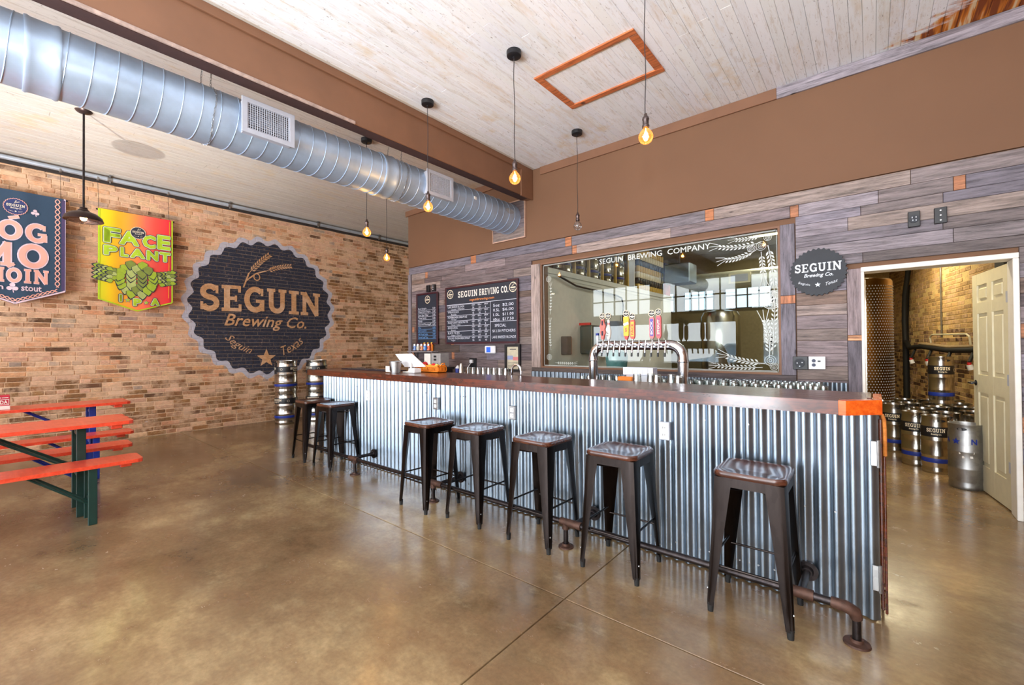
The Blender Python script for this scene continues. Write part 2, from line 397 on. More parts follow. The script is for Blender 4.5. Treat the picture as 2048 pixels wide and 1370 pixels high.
def glyph(ch):
    """slab-serif capitals on a unit height: (width, strokes[(points, weight)])"""
    T, S = .2, .12
    def hb(x0, x1, y, w=S): return ([(x0, y), (x1, y)], w)
    def vb(x, y0, y1, w=T): return ([(x, y0), (x, y1)], w)
    if ch == 'I': return .5, [vb(.25, 0, 1), hb(.02, .48, .06), hb(.02, .48, .94)]
    if ch == 'E': return .78, [vb(.2, 0, 1), hb(.0, .74, .06), hb(.0, .72, .94), hb(.2, .56, .5), vb(.7, 0, .28, .1), vb(.68, .74, 1, .1), vb(.54, .38, .62, .08)]
    if ch == 'N': return .96, [vb(.18, 0, 1, .16), vb(.78, 0, 1, .16), ([(.16, .98), (.80, .02)], .2), hb(0, .36, .06), hb(.0, .3, .94), hb(.6, .96, .94)]
    if ch == 'U': return .9, [([(.2, 1), (.2, .35)]+arc(.45, .33, .25, .25, 180, 360)+[(.7, .35), (.7, 1)], .18), hb(.02, .38, .94), hb(.52, .88, .94)]
    if ch == 'S': return .72, [(arc(.36, .72, .24, .2, 25, 250)+arc(.36, .29, .25, .21, 70, -160), .18), vb(.62, .66, .96, .09), vb(.08, .04, .34, .09)]
    if ch == 'G': return .86, [(arc(.46, .5, .34, .42, 45, 325, 18), .19), hb(.48, .84, .44, .11), vb(.74, .04, .44, .17), vb(.74, .66, .96, .09)]
    if ch == 'C': return .8, [(arc(.46, .5, .34, .42, 45, 315, 18), .19), vb(.72, .66, .96, .09)]
    if ch == 'O': return .9, [(arc(.45, .5, .34, .42, 0, 368, 23), .2)]
    if ch == 'B': return .82, [vb(.2, 0, 1), ([(.0, .94), (.45, .94)]+arc(.45, .73, .2, .21, 90, -90, 8)+[(.2, .52)], .12), ([(.2, .5), (.45, .5)]+arc(.47, .28, .22, .22, 90, -90, 8)+[(.0, .06)], .13)]
    if ch in 'RP':
        st = [vb(.2, 0, 1), ([(.0, .94), (.45, .94)]+arc(.47, .71, .22, .23, 90, -90, 8)+[(.2, .48)], .14), hb(.02, .4, .06)]
        if ch == 'R': st += [([(.42, .48), (.7, .05)], .18), hb(.58, .86, .06)]
        return (.86 if ch == 'R' else .76), st
    if ch == 'W': return 1.2, [([(.14, 1), (.36, .04), (.6, .86), (.84, .04), (1.06, 1)], .15), hb(0, .32, .94), hb(.88, 1.2, .94)]
    if ch == 'M': return 1.1, [vb(.2, 0, 1, .17), vb(.9, 0, 1, .19), ([(.18, .98), (.55, .25), (.92, .98)], .17), hb(0, .38, .06), hb(.7, 1.1, .06)]
    if ch == 'T': return .8, [vb(.4, 0, 1), hb(.02, .78, .94), vb(.07, .7, 1, .1), vb(.73, .7, 1, .1), hb(.2, .6, .06)]
    if ch == 'H': return .96, [vb(.2, 0, 1), vb(.76, 0, 1), hb(.2, .76, .5), hb(0, .38, .06), hb(.58, .96, .06), hb(0, .38, .94), hb(.58, .96, .94)]
    if ch == '.': return .3, [vb(.14, 0, .2, .2)]
    if ch == "'": return 0, [([(-.5, 1.08), (-.3, 1.24)], .12)]
    return .4, []
def slab(mb, text, P, u0, u1, v0, v1, gap=.1, fat=1.0, arch=0):
    gs = [glyph(c) for c in text]; tot = sum(g[0] for g in gs)+gap*(len(gs)-1); x = 0
    for w, st in gs:
        for pts, wt in st:
            if len(pts) == 2 and pts[0][1] == pts[1][1]:        # keep horizontal bars in proportion
                pass
            def Q(a, b, x=x):
                u = (x+a)/tot; return P(u0+(u1-u0)*u, v0+(v1-v0)*b + arch*math.sin(PI*min(1, max(0, u))))
            stroke(mb, pts, wt*fat, Q)
        x += w+gap
FONT_CACHE = {}
def glyph_mesh(text, bold, shear):
    k = (text, bold, shear)
    if k not in FONT_CACHE:
        cu = bpy.data.curves.new('lettering', 'FONT'); cu.body = text; cu.offset = bold; cu.shear = shear; cu.resolution_u = 2
        cu.size = 1
        ob = bpy.data.objects.new('lettering', cu)
        COL.objects.link(ob); bpy.context.view_layer.update()
        me = bpy.data.meshes.new_from_object(ob.evaluated_get(bpy.context.evaluated_depsgraph_get()))
        vs = [(v.co.x, v.co.y) for v in me.vertices]; fs = [tuple(p.vertices) for p in me.polygons]
        bpy.data.meshes.remove(me); bpy.data.objects.remove(ob); bpy.data.curves.remove(cu)
        FONT_CACHE[k] = (vs, fs)
    return FONT_CACHE[k]
def text(mb, s, P, u0, u1, v0, v1, bold=0, shear=0, curve=None):
    vs, fs = glyph_mesh(s, bold, shear)
    if not vs: return
    xa, xb = min(v[0] for v in vs), max(v[0] for v in vs); ya, yb = min(v[1] for v in vs), max(v[1] for v in vs)
    out = []
    for x, y in vs:
        a = (x-xa)/(xb-xa); b = (y-ya)/(yb-ya) if yb > ya else 0
        u, v = u0+(u1-u0)*a, v0+(v1-v0)*b
        if curve: v += curve(a)
        out.append(P(u, v))
    add_print(mb, out, fs)
def star(mb, P, cu, cv, r, rot=0):
    pts = [(cu+(r if i % 2 == 0 else r*.42)*math.sin(2*PI*i/10+rot), cv+(r if i % 2 == 0 else r*.42)*math.cos(2*PI*i/10+rot)) for i in range(10)]
    mb.add([P(cu, cv)]+[P(*p) for p in pts], [(0, 1+i, 1+(i+1) % 10) for i in range(10)])
def disc(mb, P, cu, cv, r, n=24, scal=0, amp=.04, rz=None):
    rz = rz or r
    N = n if not scal else scal*6
    pts = []
    for i in range(N):
        t = 2*PI*i/N; k = 1+(amp*math.sin(scal*t) if scal else 0); pts.append((cu+r*k*math.cos(t), cv+rz*k*math.sin(t)))
    mb.add([P(cu, cv)]+[P(*p) for p in pts], [(0, 1+i, 1+(i+1) % N) for i in range(N)])
def ring(mb, P, cu, cv, r, w, n=28, scal=0, amp=.04):
    N = n if not scal else scal*6; vs = []
    for rr in (r-w/2, r+w/2):
        for i in range(N):
            t = 2*PI*i/N; k = 1+(amp*math.sin(scal*t) if scal else 0); vs.append(P(cu+rr*k*math.cos(t), cv+rr*k*math.sin(t)))
    mb.add(vs, [(i, (i+1) % N, N+(i+1) % N, N+i) for i in range(N)])
def wheat(mb, P, a, b, n=9, size=.03, bend=0, awn=True):
    a, b = Vector(a), Vector(b); d = b-a; L = d.length; d.normalize(); nr = Vector((-d.y, d.x))
    c = lambda t: a+d*(L*t)+nr*(bend*4*t*(1-t))
    stroke(mb, [tuple(c(i/10)) for i in range(11)], size*.12, P)
    for i in range(n):
        t = .12+.85*i/n; p = c(t)
        for sg in (1, -1):
            q1 = p+d*size*.25+nr*sg*size*.12; q2 = p+d*size*.55+nr*sg*size*.5; q3 = p+d*size*.98+nr*sg*size*.56; q4 = p+d*size*.72+nr*sg*size*.2
            mb.add([P(*q1), P(*q2), P(*q3), P(*q4)], [(0, 1, 2, 3) if sg < 0 else (3, 2, 1, 0)])
    if awn:
        for sg in (-1, 0, 1): stroke(mb, [tuple(b+nr*sg*size*.3), tuple(b+d*size*1.8+nr*sg*size*.9)], size*.1, P)
def badge(parent, P, cu, cv, r, field, ink, rimmat=None, P2=None, web=True, name='badge'):
    """the round bottle-cap emblem with its lettering"""
    mb = MB(); disc(mb, P, cu, cv, r, scal=26, amp=.035); f = mb.build(name, field, parent)
    P2 = P2 or P
    mb = MB()
    slab(mb, 'SEGUIN', P2, cu-r*.8, cu+r*.8, cv-.02*r, cv+r*.3)
    text(mb, 'Brewing Co.', P2, cu-r*.45, cu+r*.5, cv-r*.34, cv-r*.1, .02, .3)
    star(mb, P2, cu, cv-r*.62, r*.12)
    text(mb, 'Seguin', P2, cu-r*.62, cu-r*.2, cv-r*.62, cv-r*.5, 0, .3, lambda a: -.12*r*a)
    text(mb, 'Texas', P2, cu+r*.22, cu+r*.6, cv-r*.72, cv-r*.6, 0, .3, lambda a: .12*r*a)
    wheat(mb, P2, (cu-r*.12, cv+r*.36), (cu+r*.05, cv+r*.78), 6, r*.1, awn=False)
    wheat(mb, P2, (cu+r*.0, cv+r*.5), (cu+r*.32, cv+r*.66), 5, r*.1, awn=False)
    mb.build('lettering', ink, parent)
    if rimmat:
        mb = MB(); ring(mb, P, cu, cv, r*1.03, r*.07, scal=26, amp=.035); mb.build('badge_rim', rimmat, parent)
    return f
WY = lambda y: (lambda u, v: (u, y, v))          # prints facing -y (bar wall)
WX = lambda x: (lambda u, v: (x, u, v))          # prints facing +x (brick wall)

# ------------------------------------------------------------------ room shell
def struct(name, mb, m, parent=None, **k):
    o = mb.build(name, m, parent, **k)
    if parent is None: o['kind'] = 'structure'
    return o
rnd = random.Random(3)
# floor: a dark bed with four sawn slabs on it
mb = MB(); mb.box(-9.2, 3.6, -5.2, 14.2, -.2, -.012); floor = struct('floor', mb, M['joint'])
floor['_o'] = (0, 0, 0)
xs = [-9.2, -1.28, 3.6]; ys = [-5.2, 1.96, 14.2]
for i in range(2):
    for j in range(2):
        mb = MB(); g = .0035; mb.bbox(xs[i]+g, xs[i+1]-g, ys[j]+g, ys[j+1]-g, -.1, 0, .002); mb.build('concrete_slab', M['floor'], floor)
# ceiling: boards running away from the street front
mb = MB(); mb.box(-9.2, 3.6, -5.2, 7.2, 3.93, 4.1); ceil = struct('ceiling', mb, M['dark_in']); ceil['_o'] = (0, 0, 0)
x = -8.66; bw = .0835
while x < 2.2:
    left = x < -3.8
    w = bw*rnd.uniform(.97, 1.03) if not left else bw*1.35
    cuts = [-4.5]; c = -4.5+rnd.uniform(1.5, 4)
    while c < 4.2: cuts.append(c); c += rnd.uniform(2.8, 5)
    cuts.append(4.995 if x > -6.67 else 7.1)
    for a, b in zip(cuts, cuts[1:]):
        mb = MB(); t = rnd.uniform(.93, 1.0); mb.col = (t, t*rnd.uniform(.985, 1), t*rnd.uniform(.96, 1))
        mb.bbox(x+.0009, min(x+w, 2.2)-.0009, a+.001, b-.001, 3.9+rnd.uniform(0, .0018), 3.94, .0018)
        mb.build('board', M['ceil_l'] if left else M['ceil'], ceil)
    x += w
# brick wall at the left
mb = MB(); mb.box(-9.0, -8.668, -5.2, 9.2, 0, 4.0); wl = struct('wall_left', mb, M['mortar']); wl['_o'] = (0, 0, 0)
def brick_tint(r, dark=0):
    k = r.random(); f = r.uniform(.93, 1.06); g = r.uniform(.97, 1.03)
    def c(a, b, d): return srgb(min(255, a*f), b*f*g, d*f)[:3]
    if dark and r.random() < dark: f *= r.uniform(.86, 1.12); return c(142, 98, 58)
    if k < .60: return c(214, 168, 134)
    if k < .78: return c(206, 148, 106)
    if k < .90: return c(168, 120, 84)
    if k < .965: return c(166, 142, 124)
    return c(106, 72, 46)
bricks = []; ch = .0661; row = 0; z = .012
while z+.052 < 3.9:
    y = -4.6+(row % 2)*.11+rnd.uniform(-.03, .03)
    header = row % 6 == 5
    while y < 8.6:
        L = (.105 if header else .222)*rnd.uniform(.93, 1.05)
        if rnd.random() < .07: L *= .5
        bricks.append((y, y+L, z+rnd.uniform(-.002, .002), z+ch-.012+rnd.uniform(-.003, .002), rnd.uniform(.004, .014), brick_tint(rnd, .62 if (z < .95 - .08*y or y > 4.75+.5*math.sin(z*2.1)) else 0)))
        y += L+.011
    z += ch; row += 1
def seen_size(b):
    yc = (b[0]+b[1])/2; zc = (b[2]+b[3])/2; dep = yc*.769+8.65*.64
    if yc < .02 or yc > 6.6: return 0
    if dep < 1: return 0
    px = 1024+865*((-8.65*.769+yc*.64)/dep); py = 690-865*(zc-1.35)/dep
    if px < -5 or py < 300: return 0
    # hidden behind the banners, tables
    if .98 < yc < 1.84 and 2.0 < zc < 3.4: return 0
    if yc < .64 and 2.05 < zc < 3.4: return 0
    return (b[3]-b[2])*(b[1]-b[0])/dep**2*(1 - .2*abs(yc-2))
order = sorted(bricks, key=seen_size, reverse=True)
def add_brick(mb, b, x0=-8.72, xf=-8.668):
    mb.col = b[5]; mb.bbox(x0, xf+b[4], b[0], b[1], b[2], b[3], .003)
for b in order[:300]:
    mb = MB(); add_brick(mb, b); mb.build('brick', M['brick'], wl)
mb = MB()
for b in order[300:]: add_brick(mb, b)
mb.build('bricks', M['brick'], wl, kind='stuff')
# emblem lettering painted on the bricks
P = WX(-8.650)
mb = MB(); mb.col = srgb(205, 154, 108)[:3]
slab(mb, 'SEGUIN', P, 2.22, 4.28, 2.0, 2.45, .07, 1.15, arch=.02)
text(mb, 'Brewing Co.', P, 2.58, 4.0, 1.69, 1.97, .012, .35, lambda a: -.02*a)
star(mb, P, 3.26, 1.17, .175)
def arcP(base, sgn):
    def Q(u, v):      # lettering that follows the rim of the cap
        th = (u-base)/1.0*.95*1.0 + (-PI/2)
        r = .93-v
        return (-8.650, 3.27+r*math.cos(th), 2.10+r*math.sin(th))
    return Q
text(mb, 'Seguin', arcP(0, 1), -.93, -.33, 0, .17, .0, .35); text(mb, 'Texas', arcP(0, 1), .33, .88, 0, .17, .0, .35)
wheat(mb, P, (2.96, 2.70), (3.33, 3.10), 9, .085, .02, False); wheat(mb, P, (3.24, 2.78), (3.72, 2.93), 9, .08, .03, False)
stroke(mb, [(2.88, 2.45), (2.93, 2.6), (2.97, 2.72)], .025, P); stroke(mb, [(2.93, 2.58), (3.08, 2.72), (3.25, 2.79)], .022, P)
stroke(mb, arc(3.10, 2.66, .05, .06, 90, 450, 14), .018, P)
mb.build('painted_lettering', M['tan_paint'], wl)

# bar wall with its glazed opening and doorway
def wall_boxes(mb, x0, x1, z0, z1, y0, y1, holes):
    xs_ = sorted({x0, x1, *[h[0] for h in holes], *[h[1] for h in holes]})
    for a, b in zip(xs_, xs_[1:]):
        zz = [(z0, z1)]
        for h in holes:
            if h[0] <= a and h[1] >= b:
                nz = []
                for p, q in zz:
                    if h[2] > p: nz.append((p, min(q, h[2])))
                    if h[3] < q: nz.append((max(p, h[3]), q))
                zz = nz
        for p, q in zz:
            if q-p > 1e-4: mb.box(a, b, y0, y1, p, q)
WIN = (-3.62, -.69, 1.05, 2.53); DOOR = (-.05, .835, 0, 2.0)
mb = MB(); wall_boxes(mb, -6.67, 3.4, 0, 2.84, 5.022, 5.15, [WIN, DOOR]); wall_boxes(mb, -6.67, 3.4, 2.84, 3.9, 4.995, 5.15, [])
wb = struct('wall_back', mb, M['brown']); wb['_o'] = (0, 0, 0)
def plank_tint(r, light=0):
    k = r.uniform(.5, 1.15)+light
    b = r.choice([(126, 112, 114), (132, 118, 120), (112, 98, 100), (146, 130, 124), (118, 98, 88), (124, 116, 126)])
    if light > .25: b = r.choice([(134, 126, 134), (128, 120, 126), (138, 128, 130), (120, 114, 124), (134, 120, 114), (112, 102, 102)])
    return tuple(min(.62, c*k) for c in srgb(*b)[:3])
pr_ = random.Random(11)
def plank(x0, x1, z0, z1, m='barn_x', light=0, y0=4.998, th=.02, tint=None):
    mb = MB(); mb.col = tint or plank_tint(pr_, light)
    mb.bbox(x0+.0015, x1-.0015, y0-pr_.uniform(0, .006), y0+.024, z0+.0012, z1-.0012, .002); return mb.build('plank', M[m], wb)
# top band of pale boards
x = -6.66
for x2 in (-5.02, -4.9, -3.2, -3.1, -1.39, -1.3, .27, 1.9, 2.6):
    small = x2-x < .2
    plank(x, x2, 2.705, 2.83, light=.34 if x > -3.4 else .27, tint=srgb(190, 124, 84)[:3] if small else None); x = x2
HO = [(WIN[0]-.16, WIN[1]+.13, WIN[2]-.055, WIN[3]), (DOOR[0]-.12, .868, -1, 2.038)]
z = 2.705
heights = [.115, .085, .12, .10, .115, .09, .125, .11, .12, .10, .13, .11, .12, .12, .13, .11, .12, .12, .12, .12]
for h in heights:
    z0 = max(0, z-h)
    if z0 >= z: break
    x = -6.575
    spans = [(-6.575, 2.4)]
    for H in HO:
        if z0 < H[3]-.01 and z > H[2]+.01:
            ns = []
            for a, b in spans:
                if H[0] > a: ns.append((a, min(b, H[0])))
                if H[1] < b: ns.append((max(a, H[1]), b))
            spans = ns
    for a, b in spans:
        x = a
        while x < b-.01:
            L = pr_.uniform(.35, 1.5)
            if x+L > b-.25: L = b-x
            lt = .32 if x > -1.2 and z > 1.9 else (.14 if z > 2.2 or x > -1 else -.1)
            short = pr_.random() < .22 and L > .5
            if short and x+L < b:
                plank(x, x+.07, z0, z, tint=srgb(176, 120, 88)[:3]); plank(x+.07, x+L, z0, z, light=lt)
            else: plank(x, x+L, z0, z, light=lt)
            x += L
    z = z0
    if z <= .02: break
# upright and level casing boards
for (a, b, c, d, mm, lt) in ((-6.67, -6.585, 0, 2.705, 'barn_z', .35), (-3.78, WIN[0], WIN[2], 2.53, 'barn_z', .25), (WIN[1], -.565, 1.05, 1.75, 'barn_z', .3), (WIN[1], -.565, 1.83, 2.53, 'barn_z', .35),
                             (-.17, -.068, 0, 1.38, 'barn_z', .12), (-.17, -.068, 1.43, 2.03, 'barn_z', .22), (-3.78, -2.0, .995, 1.05, 'barn_x', -.1), (-2.0, -.565, .995, 1.05, 'barn_x', -.12)):
    plank(a, b, c, d, mm, lt, y0=4.985)
plank(WIN[1], -.565, 1.75, 1.83, 'barn_z', y0=4.985, tint=srgb(196, 130, 96)[:3]); plank(-.17, -.068, 1.38, 1.43, 'barn_x', y0=4.985, tint=srgb(220, 160, 120)[:3])
# corrugated splash under the glass
def corrugated(x0, x1, z0, z1, y, amp=.009, pitch=.0675, th=.0012, ph=0, tilt=0):
    mb = MB(); n = max(6, int((x1-x0)/pitch*10)); vs = []
    for k in range(n+1):
        xx = x0+(x1-x0)*k/n; s_ = math.sin(2*PI*(xx/pitch)+ph); s_ = math.copysign(abs(s_)**.8, s_)
        for zz in (z0, z1): vs.append((xx, y-amp*s_, zz))
    for k in range(n+1):
        xx = x0+(x1-x0)*k/n; s_ = math.sin(2*PI*(xx/pitch)+ph); s_ = math.copysign(abs(s_)**.8, s_)
        for zz in (z0, z1): vs.append((xx, y-amp*s_+th, zz))
    m_ = 2*(n+1)
    fs = [(2*k, 2*k+2, 2*k+3, 2*k+1) for k in range(n)] + [(m_+2*k, m_+2*k+1, m_+2*k+3, m_+2*k+2) for k in range(n)]
    fs += [(2*k, m_+2*k, m_+2*k+2, 2*k+2) for k in range(n)] + [(2*k+1, 2*k+3, m_+2*k+3, m_+2*k+1) for k in range(n)]
    fs += [(0, 1, m_+1, m_), (2*n, m_+2*n, m_+2*n+1, 2*n+1)]
    mb.add(vs, fs); return mb
for a, b in ((-3.78, -2.6), (-2.6, -1.4), (-1.4, -.17)):
    corrugated(a, b, .89, .995, 4.975).build('corrugated_splash', M['galv'], wb, smooth=True)
# timber along the ceiling
mb = MB(); mb.bbox(-3.6, -.7, 4.972, 4.996, 3.79, 3.9); struct('trim_1', mb, M['brown2'])
mb = MB(); mb.col = srgb(150, 142, 150)[:3]; mb.bbox(-.7, 2.2, 4.97, 4.996, 3.79, 3.9); struct('trim_2', mb, M['barn_x'])
mb = MB(); mb.bbox(-6.72, -3.9, 4.965, 4.996, 3.80, 3.9); struct('trim_3', mb, M['brown2'])
# beam
mb = MB(); mb.bbox(-3.89, -3.75, -4.5, 4.995, 3.475, 3.9, .006); bm = struct('ceiling_beam', mb, M['brown2']); bm['_o'] = (0, 0, 0)
mb = MB(); mb.bbox(-3.752, -3.728, -4.5, 4.72, 3.825, 3.9); mb.build('top_board', M['brown2'], bm)
mb = MB(); mb.bbox(-3.76, -3.735, 4.72, 4.99, 3.462, 3.9); mb.build('end_block', M['brown2'], bm)
mb = MB(); mb.bbox(-3.757, -3.737, -4.5, 2.2, 3.472, 3.50); mb.build('bottom_flange', M['peel'], bm)
mb = MB(); mb.bbox(-3.886, -3.758, -4.5, 4.9, 3.468, 3.4745, .001); mb.build('underside', mat('dark_underside', (66, 42, 38), .7), bm)

# walls out of frame and the glazed street front behind the camera
mb = MB(); mb.box(2.2, 2.4, -4.6, -2.2, 0, 3.9); mb.box(2.2, 2.4, 2.6, 5.0, 0, 3.9); mb.box(2.2, 2.4, -2.2, 2.6, 0, 3.9); struct('wall_right', mb, M['brown'])
FH = [(-8.2, -5.9, 2.45, 3.5), (-5.5, -3.2, 2.45, 3.5), (-2.8, -.5, 2.45, 3.5), (-.1, 1.9, 2.45, 3.5), (-8.2, -5.9, .5, 2.1), (-5.5, -3.2, .5, 2.1), (-2.5, -1.3, .02, 2.1), (-.9, 1.9, .5, 2.1)]
mb = MB(); wall_boxes(mb, -8.66, 2.4, 0, 3.9, -4.7, -4.5, FH); wf = struct('wall_front', mb, M['mortar2'])
wf['_o'] = (0, 0, 0)
for k, h in enumerate(FH):
    mb = MB()
    n = 5 if h[2] > 2.3 else 1
    for i in range(n+1): xx = h[0]+(h[1]-h[0])*i/n; mb.box(xx-.02, xx+.02, -4.64, -4.58, h[2], h[3])
    for zz in ([h[2], (h[2]+h[3])/2, h[3]] if h[2] > 2.3 else [h[2], h[3]]): mb.box(h[0], h[1], -4.64, -4.58, zz-.02, zz+.02)
    struct('window_%d' % (k+2), mb, M['black'])
mb = MB(); mb.box(-12, 6, -12, -4.7, -.3, -.05); struct('street_ground', mb, mat('asphalt', (120, 120, 120), .9))

# window_1: the glass between bar and brewery, with etched work
w1 = bpy.data.objects.new('window_1', None); COL.objects.link(w1); w1['kind'] = 'structure'; w1['_o'] = (0, 0, 0)
mb = MB()
for a, b, c, d in ((WIN[0], WIN[0]+.02, WIN[2], WIN[3]), (WIN[1]-.02, WIN[1], WIN[2], WIN[3]), (WIN[0]+.0201, WIN[1]-.0201, WIN[2], WIN[2]+.02), (WIN[0]+.0201, WIN[1]-.0201, WIN[3]-.02, WIN[3])): mb.box(a, b, 4.996, 5.15, c, d)
mb.build('window_frame', M['brown2'], w1)
mb = MB(); mb.box(WIN[0]+.02, WIN[1]-.02, 5.03, 5.036, WIN[2]+.02, WIN[3]-.02); mb.build('pane', M['glass'], w1)
P = WY(5.027); mb = MB()
text(mb, 'SEGUIN  BREWING  COMPANY', P, -2.70, -1.345, 2.405, 2.47, .01)
for zz in (2.502, 2.494): stroke(mb, [(-3.58, zz), (-.73, zz)], .004, P)
for zz in (1.085, 1.075): stroke(mb, [(-3.58, zz), (-.73, zz)], .004, P)
for xx in (-3.585, -.722): stroke(mb, [(xx, 1.08), (xx, 2.5)], .004, P)
for (a, b, n, s_, bd) in (((-.86, 2.40), (-1.27, 2.42), 9, .05, .03), ((-.9, 2.33), (-1.2, 2.27), 8, .05, .03), ((-.85, 2.46), (-1.1, 2.465), 7, .04, .01),
                         ((-.80, 2.36), (-.755, 1.96), 9, .06, .01), ((-.86, 2.3), (-.84, 2.02), 7, .05, 0), ((-.755, 1.9), (-.75, 1.78), 3, .04, 0),
                         ((-.80, 1.22), (-.84, 1.60), 9, .06, -.02), ((-.77, 1.25), (-.745, 1.72), 9, .05, 0), ((-.84, 1.16), (-1.2, 1.24), 8, .055, .02), ((-.86, 1.12), (-1.3, 1.13), 10, .045, .01),
                         ((-3.47, 1.3), (-3.48, 1.7), 9, .03, .01), ((-3.48, 1.8), (-3.47, 2.2), 8, .03, -.01), ((-3.4, 1.12), (-3.1, 1.115), 8, .03, 0)):
    wheat(mb, P, a, b, n, s_, bd)
for cu, cv, r in ((-.80, 2.44, .035), (-.86, 2.36, .045), (-.95, 2.35, .035), (-.79, 1.19, .05), (-.76, 1.13, .035), (-3.5, 1.2, .04), (-3.5, 2.3, .04)):
    for k in (1, .6, .25): ring(mb, P, cu, cv, r*k, .004, 16)
ring(mb, P, -.775, 1.80, .088, .007, 30); ring(mb, P, -.775, 1.80, .074, .005, 30); star(mb, P, -.765, 1.80, .06)
mb.build('etching', M['etch'], w1)
# faint etched ghosts of mirrored wheat at the left are part of the same etching

# door_1: white casing, panelled leaf standing open into the keg room
d1 = bpy.data.objects.new('door_1', None); COL.objects.link(d1); d1['kind'] = 'structure'; d1['_o'] = (0, 0, 0)
mb = MB()
mb.bbox(-.07, -.046, 4.975, 5.16, 0, 1.9945); mb.bbox(.832, .866, 4.975, 5.16, 0, 1.9945); mb.bbox(-.07, .866, 4.975, 5.16, 1.995, 2.037)
mb.build('door_frame', M['white'], d1)
lo = Vector((.842, 5.17)); ld = Vector((-.105, .79)).normalized(); ln = Vector((ld.y, -ld.x)); LW = .79
ML = Matrix(((ld.x, ln.x, 0, lo.x), (ld.y, ln.y, 0, lo.y), (0, 0, 1, 0), (0, 0, 0, 1)))
mb = MB(); t = .036
st = .11; mid = LW/2
for a, b in ((0, st), (mid-.05, mid+.05), (LW-st, LW)): mb.box(a, b, 0, t, .012, 1.985, ML)
for a, b in ((.012, .24), (.90, 1.06), (1.62, 1.72), (1.88, 1.985)): mb.box(0, LW, 0.0005, t-.0005, a, b, ML)
leaf = mb.build('door_leaf', M['offwhite'], d1)
for a, b in ((st, mid-.05), (mid+.05, LW-st)):
    for c, d in ((.24, .90), (1.06, 1.62), (1.72, 1.88)):
        mb = MB(); mb.box(a, b, .012, t-.012, c, d, ML); mb.bbox(a+.03, b-.03, .003, t-.003, c+.03, d-.03, .009, ML); mb.build('door_panel', M['offwhite'], leaf)
for zz in (.35, 1.05, 1.72):
    mb = MB(); mb.box(-.02, .05, -.004, .004, zz-.045, zz+.045, ML); mb.cyl((lo.x, lo.y-.012, zz-.05), (lo.x, lo.y-.012, zz+.05), .007); mb.build('hinge', M['grille'], d1, smooth=True)
mb = MB(); q = ML @ Vector((LW-.06, -.0, .98)); e = ML @ Vector((LW-.06, -.05, .98)); e2 = ML @ Vector((LW-.17, -.055, .98))
mb.cyl(q, e, .011); mb.tube([e, e2], .009); mb.cyl(ML @ Vector((LW-.06, -.006, .98)), q, .026); mb.build('door_handle', M['black'], d1, smooth=True)
mb = MB(); q = ML @ Vector((LW-.06, t, .98)); e = ML @ Vector((LW-.06, t+.05, .98)); mb.cyl(q, e, .011); mb.tube([e, ML @ Vector((LW-.17, t+.055, .98))], .009); mb.build('door_handle', M['black'], d1, smooth=True)

# keg room beyond the door
mb = MB(); A = Vector((1.87, 5.15)); dd = Vector((-.2, 1)).normalized(); nn = Vector((-dd.y, dd.x))   # nn points into the room (towards -x)
MK = Matrix(((dd.x, nn.x, 0, A.x), (dd.y, nn.y, 0, A.y), (0, 0, 1, 0), (0, 0, 0, 1)))
mb.box(0, 8.2, -.2, 0, 0, 3.2, MK); wk = struct('wall_keg_room', mb, M['mortar2']); wk['_o'] = (0, 0, 0)
rk = random.Random(5); mb = MB(); z = .01; row = 0
while z < 3.0:
    u = (row % 2)*.11
    while u < 8.1:
        L = .215*rk.uniform(.5 if rk.random() < .3 else .93, 1.05)
        k = rk.random()
        if k > .12:
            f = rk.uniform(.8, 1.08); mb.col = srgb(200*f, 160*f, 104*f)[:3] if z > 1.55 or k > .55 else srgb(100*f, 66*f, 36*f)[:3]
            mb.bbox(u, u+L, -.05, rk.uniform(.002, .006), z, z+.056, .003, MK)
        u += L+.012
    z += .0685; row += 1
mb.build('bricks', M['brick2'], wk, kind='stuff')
mb = MB(); mb.box(-.66, 3.4, 12.9, 13.1, 0, 3.2); struct('wall_keg_room_back', mb, M['mortar2'])
mb = MB(); mb.box(-.69, -.62, 5.15, 13.0, 0, 4.1); struct('wall_brewery_right', mb, mat('olive_partition', (128, 116, 84), .8))
mb = MB(); mb.box(-.62, 3.4, 5.15, 13.0, 3.0, 3.1); struct('ceiling_keg_room', mb, M['offwhite'])

# brewery beyond the glass
mb = MB(); mb.box(-3.9, -3.62, 5.16, 10.2, 0, 2.5); mb.box(-3.9, -3.6, 5.16, 10.2, 2.42, 2.5); mb.box(-3.9, -3.612, 5.16, 10.2, 2.36, 2.375); wc = struct('wall_cooler', mb, M['white'])
mb = MB(); mb.box(-9, -.66, 13.0, 13.2, 0, 4.2); struct('wall_brewery_back', mb, mat('ochre_brewery_paint', (112, 100, 70), .8))
mb = MB(); mb.box(-6.1, -5.9, 7.2, 13.0, 0, 4.2); struct('wall_brewery_left', mb, M['mortar2'])
mb = MB(); mb.box(-6.6, -.69, 5.15, 13.1, 3.95, 4.1); struct('ceiling_brewery', mb, mat('olive_brewery_ceiling', (150, 142, 112), .8))
for (a, b, k) in ((-5.4, -4.5, 10), (-4.2, -3.4, 11), (-3.1, -2.0, 12)):
    mb = MB()
    for i in range(5): mb.box(a+(b-a)*i/4-.015, a+(b-a)*i/4+.015, 12.93, 12.99, 2.35, 3.05)
    for zz in (2.35, 2.7, 3.05): mb.box(a, b, 12.93, 12.99, zz-.015, zz+.015)
    f = struct('window_%d' % k, mb, M['black']); f['_o'] = (0, 0, 0)
    mb = MB(); mb.box(a, b, 12.96, 12.97, 2.35, 3.05); mb.build('pane', mat('daylit_pane', (200, 222, 240), .5, emit=.9), f)

